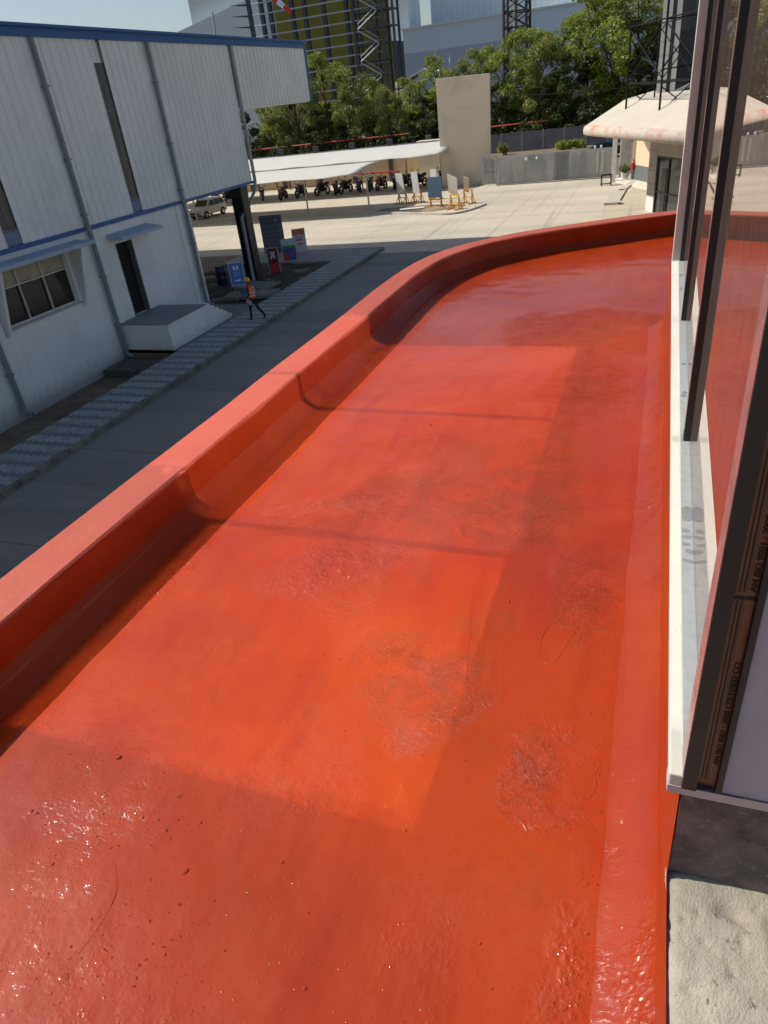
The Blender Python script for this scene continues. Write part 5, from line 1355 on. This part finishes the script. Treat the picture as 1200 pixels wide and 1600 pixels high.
# x, y, kind, scale
TR = [(-61, 106, 3, 1.0), (-56, 108, 0, .88), (-51.5, 107, 1, 1.38), (-47.5, 110, 0, 1.12), (-46, 105, 3, .85), (-42.5, 106, 1, 1.08), (-40, 110, 0, .82), (-36.5, 106, 1, .82), (-34, 108, 0, .78), (-31.0, 106, 3, .85), (-30.5, 110, 0, .95),
      (-26.8, 107, 1, 1.0), (-24.3, 110, 2, .88), (-22.0, 105.5, 3, .9), (-20.2, 108, 0, 1.05), (-17.5, 110, 2, 1.0), (-15.5, 106, 1, 1.1), (-13.2, 109, 0, 1.12), (-11.5, 105, 3, 1.1), (-9.6, 109, 2, 1.22), (-6.5, 107, 0, 1.3), (-3.6, 108, 1, 1.4), (-1.0, 105.5, 3, 1.2), (1.5, 108, 0, 1.3), (5.5, 107, 2, 1.2), (10, 108, 1, 1.3)]
wh_ = ['at the far left end of the row, beside the warehouse corner', 'above the left end of the shelters', 'just right of the warehouse roof corner', 'before the olive wall of the steel frame', 'low in front of the olive wall', 'below the middle of the steel frame', 'below the stair tower', 'right of the stair tower, before the low white roof', 'left of the tall tan slab wall, set back',
       'close behind the tan slab wall', 'rising over the top left of the tan slab wall', 'rising over the top right corner of the tan slab wall', 'left of the foot of the lattice mast', 'low beneath the lattice mast', 'right below the lattice mast', 'with its top beside the lattice mast', 'behind the middle of the grey boundary wall',
       'rising behind the gap right of the mast', 'low behind the right part of the boundary wall', 'tallest one left of the scaffold', 'just left of the scaffold', 'seen through the scaffold', 'low behind the gatehouse roof', 'behind the gatehouse tower', 'hidden mostly behind the tower, seen in the window reflection', 'rightmost, seen only in the window reflection']
useds = [0] * 4
for (x, y, k, s), wtxt in zip(TR, wh_):
    o = protos[k] if not useds[k] else copy_tree(protos[k]); useds[k] = 1
    o.location = (x, y, -.05); o.scale = (s * 1.05, s * 1.05, s); o.rotation_euler = (0, 0, (x * 1.7) % 6.28)
    tag(o, ' '.join((kinds[k] + ' ' + wtxt).split()[:16]), 'tree', 'trees in the belt behind the boundary wall')
# undergrowth: reads as one mass
cs = []; rg = random.Random(5)
for k in range(190):
    x = -72 + 95 * rg.random(); cs.append(((x, 103.2 + rg.random() * 4, .9 + rg.random() * 2.4), (1.6, 1.0, 1.3), 1 / 420))
for k in range(230):
    x = -85 + 112 * rg.random(); cs.append(((x, 113 + rg.random() * 7, .8 + rg.random() * 5.2), (2.2, 1.4, 1.7), 1 / 420))
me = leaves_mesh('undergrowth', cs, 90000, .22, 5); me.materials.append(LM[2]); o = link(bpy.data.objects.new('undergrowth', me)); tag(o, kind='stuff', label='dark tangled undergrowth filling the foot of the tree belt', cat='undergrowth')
cs = []
for k in range(14): cs.append(((-11.9 + k * .22, 97.6 + rg.random() * .6, .3 + rg.random() * .35), (.5, .4, .5), 1 / 14))
me = leaves_mesh('shrub', cs, 1500, .13, 6); me.materials.append(LM[0]); o = link(bpy.data.objects.new('shrub', me)); tag(o, 'green shrub against the grey boundary wall behind the sliding gate', 'shrub')
cs = []
for k in range(8): cs.append(((-19.2 + k * .12, 97.3 + rg.random() * .5, .4 + rg.random() * .9), (.45, .4, .5), 1 / 8))
me = leaves_mesh('shrub', cs, 700, .12, 9); me.materials.append(LM[1]); o = link(bpy.data.objects.new('shrub', me)); tag(o, 'thin olive shrub against the boundary wall right of the tan slab wall', 'shrub')

# ------------------------------------------------------------------ far plant buildings
fb = empty('factory_hall', label='huge pale blue factory hall behind the trees with a darker lower band', cat='factory')
M_FB1 = mat('pale_blue_sheet', (0.52, 0.64, 0.78), .7, var=.02); M_FB2 = mat('mid_blue_sheet', (0.36, 0.44, 0.58), .7, var=.02); M_FB3 = mat('white_blue_sheet', (0.70, 0.78, 0.80), .7, var=.03, nscale=.2)
q = MB(); q.box((-76, 240, 18.6), (60, 300, 24.6)); q.build('wall', M_FB1, fb)
q = MB(); q.box((-76, 240.02, 0), (60, 300, 18.6)); q.build('wall', M_FB2, fb)
q = MB(); q.box((-76.4, 239.6, 24.6), (60, 300, 25.0)); q.build('roof', mat('roof_edge_pale', (.62, .66, .68)), fb)
q = MB(); r_ = MB()
x = -73.0
while x < 40: q.box((x, 262, 25), (x + 1.55, 262.3, 60)); q.box((x + 1.55, 262.1, 25), (x + 1.75, 262.3, 60)); x += 1.75
q.build('upper_wall', M_FB3, fb)
q = MB(); q.box((-84, 248, 22.5), (-76.5, 262, 60)); q.build('side_block', M_FB3, fb); q = MB(); q.box((-84.2, 249, 12), (-76.7, 258, 22.4)); q.build('dark_opening', mat('dark_void', (.03, .035, .045)), fb)
wb = empty('silo_building', label='pale building at the left edge of the plant, above the warehouse roof', cat='factory')
q = MB(); q.box((-161, 262, 0), (-112, 290, 70)); q.build('wall', mat('pale_grey_wall', (.50, .53, .54), .8, var=.02), wb)
q = MB(); q.prism([(-163, 0), (-130, 0), (-130, 41.5), (-163, 35.3)], 255, 261.5, 'y'); q.build('lean_to', mat('pale_cyan_wall', (.55, .64, .70), .8, var=.02), wb)
sf = empty('steel_frame', label='dark steel frame hung with pale rods before an olive green wall', cat='steel structure')
M_SF = mat('dark_blue_steel', (.05, .06, .085), .5); M_ROD = mat('pale_rod', (.32, .38, .46), .4)
q = MB(); q.box((-97, 198, 0), (-66, 199, 42)); q.build('wall', mat('olive_wall', (.27, .255, .05), .8, var=.2, nscale=.12, dirt=(.19, .18, .05), dscale=.08), sf)
for x in (-101.0, -97.6, -95.2, -89.2, -85.8, -80.7, -74.8, -73.0):
    q = MB(); w = .45; q.box((x - w, 192, 0), (x + w, 193, 42)); q.build('column', M_SF, sf)
k = 0; z = 8.6
while z < 40:
    q = MB(); q.tube([(-99, 190, z), (-64.2, 190, z)], .17, 6); q.build('rod', M_ROD, sf); z += 2.25
stt = empty('stair_tower', label='dark open stair tower at the right end of the steel frame', cat='stair tower')
for x in (-71.5, -67.0, -64.2, -61.6):
    for y in (188, 192):
        q = MB(); q.box((x - .25, y - .25, 0), (x + .25, y + .25, 42)); q.build('column', M_SF, stt)
z = 6.0; fl_ = 0
while z < 38:
    q = MB(); q.box((-71.5, 188, z), (-61.6, 192, z + .25)); q.build('landing', M_SF, stt)
    q = MB(); a, b = ((-70.5, -65.5) if fl_ % 2 else (-65.5, -70.5))
    q.tube([(a, 187.7, z + .2), (b, 187.7, z + 3.2)], .18, 5); q.tube([(a, 187.7, z + 1.2), (b, 187.7, z + 4.2)], .08, 5); q.build('stair_flight', mat('pale_stair', (.42, .42, .42)), stt)
    z += 3.25; fl_ += 1
q = MB()
for k in range(8): 
    z = 24 + k * 2.3; q.prism([(-106, z + .9), (-100.6, z + .1), (-100.6, z + .6)], 191, 192, 'y')
for zz in (): pass
q.build('outrigger', M_SF, sf)
lm_ = empty('lattice_mast', (-26.1, 150, 0), label='dark brown steel lattice mast rising out of the trees before the blue hall', cat='mast')
M_MAST = mat('rust_brown_steel', (.045, .035, .035), .7)
W_ = 2.1
for sx in (-1, 1):
    for sy in (-1, 1):
        q = MB(); q.tube([(sx * W_ * 1.02, sy * W_, 0), (sx * W_ * .86, sy * W_ * .86, 40)], .26, 6); q.build('leg', M_MAST, lm_)
z = 0
while z < 38:
    q = MB()
    w = W_ * (1.02 - .16 * z / 40)
    for sy in (-1, 1):
        q.tube([(-w, sy * w, z), (w, sy * w, z + 2.3)], .09, 5); q.tube([(w, sy * w, z), (-w, sy * w, z + 2.3)], .09, 5); q.tube([(-w, sy * w, z), (w, sy * w, z)], .12, 5); q.tube([(sy * w, -w, z), (sy * w, w, z + 2.3)], .09, 5)
    q.build('bracing', M_MAST, lm_); z += 2.3
q = MB(); q.tube([(-.3, 0, 0), (-.3, 0, 39)], .42, 8); q.build('riser_pipe', mat('pale_riser', (.26, .25, .23)), lm_)
q = MB(); q.box((-42, 130, 0), (-34.5, 134, 9.8)); lb_ = q.build('shed_wall', mat('shed_pale_blue', (.40, .47, .52)), None)
sh = empty('site_shed', label='low pale shed with a white roof half hidden behind the trees', cat='shed'); lb_.parent = sh; lb_.name = 'wall'
q = MB(); q.prism([(-42.6, 9.6), (-38.0, 11.3), (-34.0, 10.3), (-34.0, 10.1), (-38, 11.0), (-42.6, 9.4)], 129.5, 134.5, 'y'); q.build('roof', mat('white_roof', (.75, .77, .78)), sh)
for x, z, lab in ((-35.35, 13.3, 'left one of two thin pale lamp posts above the trees'), (-33.0, 12.5, 'right one of two thin pale lamp posts above the trees')):
    r = empty('lamp_post', (x, 128, 0), label=lab, cat='lamp post', group='lamp posts above the tree belt')
    q = MB(); q.tube([(0, 0, 0), (0, 0, z)], .09, 6); q.build('pole', mat('pale_pole', (.6, .6, .6)), r)
    q = MB(); q.box((-.30, -.2, z), (.30, .2, z + .18)); q.build('lamp_head', mat('pale_pole', (0, 0, 0)), r)
# windsock and roof poles
ws = empty('windsock', (-21.55, 41.6, 10.95), label='red and white striped windsock hanging over the warehouse roof end', cat='windsock')
q = MB(); q.tube([(0, 0, 0), (0, 0, 2.9)], .022, 8); q.tube([(0, 0, 2.9), (.25, 0, 2.9)], .02, 6); q.build('pole', M_POST, ws)
P0, P1 = Vector((.25, 0, 2.82)), Vector((2.15, 0, 1.25)); 
for k in range(6):
    a, b = k / 6, (k + 1) / 6
    q = MB(); q.tube([P0.lerp(P1, a), P0.lerp(P1, (a + b) / 2) + Vector((0, 0, .02)), P0.lerp(P1, b)], [.23 - .13 * a, .23 - .13 * (a + b) / 2, .23 - .13 * b], 14, caps=False)
    q.build('red_band' if k % 2 else 'white_band', mat('sock_red', (.72, .035, .02), .7) if k % 2 else mat('sock_white', (.78, .76, .74), .7), ws, smooth=True)
q = MB(); q.tube([(-24.2, 41.5, 10.95), (-24.1, 41.5, 12.8)], .05, 6); tag(q.build('roof_pole', mat('rusty_pole', (.42, .33, .27))), 'short rusty pole standing on the warehouse roof, left of the windsock', 'pole')
cb = MB(); cb.tube([(-19, 90, 6.7), (-11.5, 88, 6.25), (-3.9, 86, 6.1), (6, 84, 6.4)], .025, 5); tag(cb.build('overhead_cable', M_BBODY), 'thin dark cable strung in front of the trees towards the gatehouse', 'cable')
for x in (-19.0,):
    pass
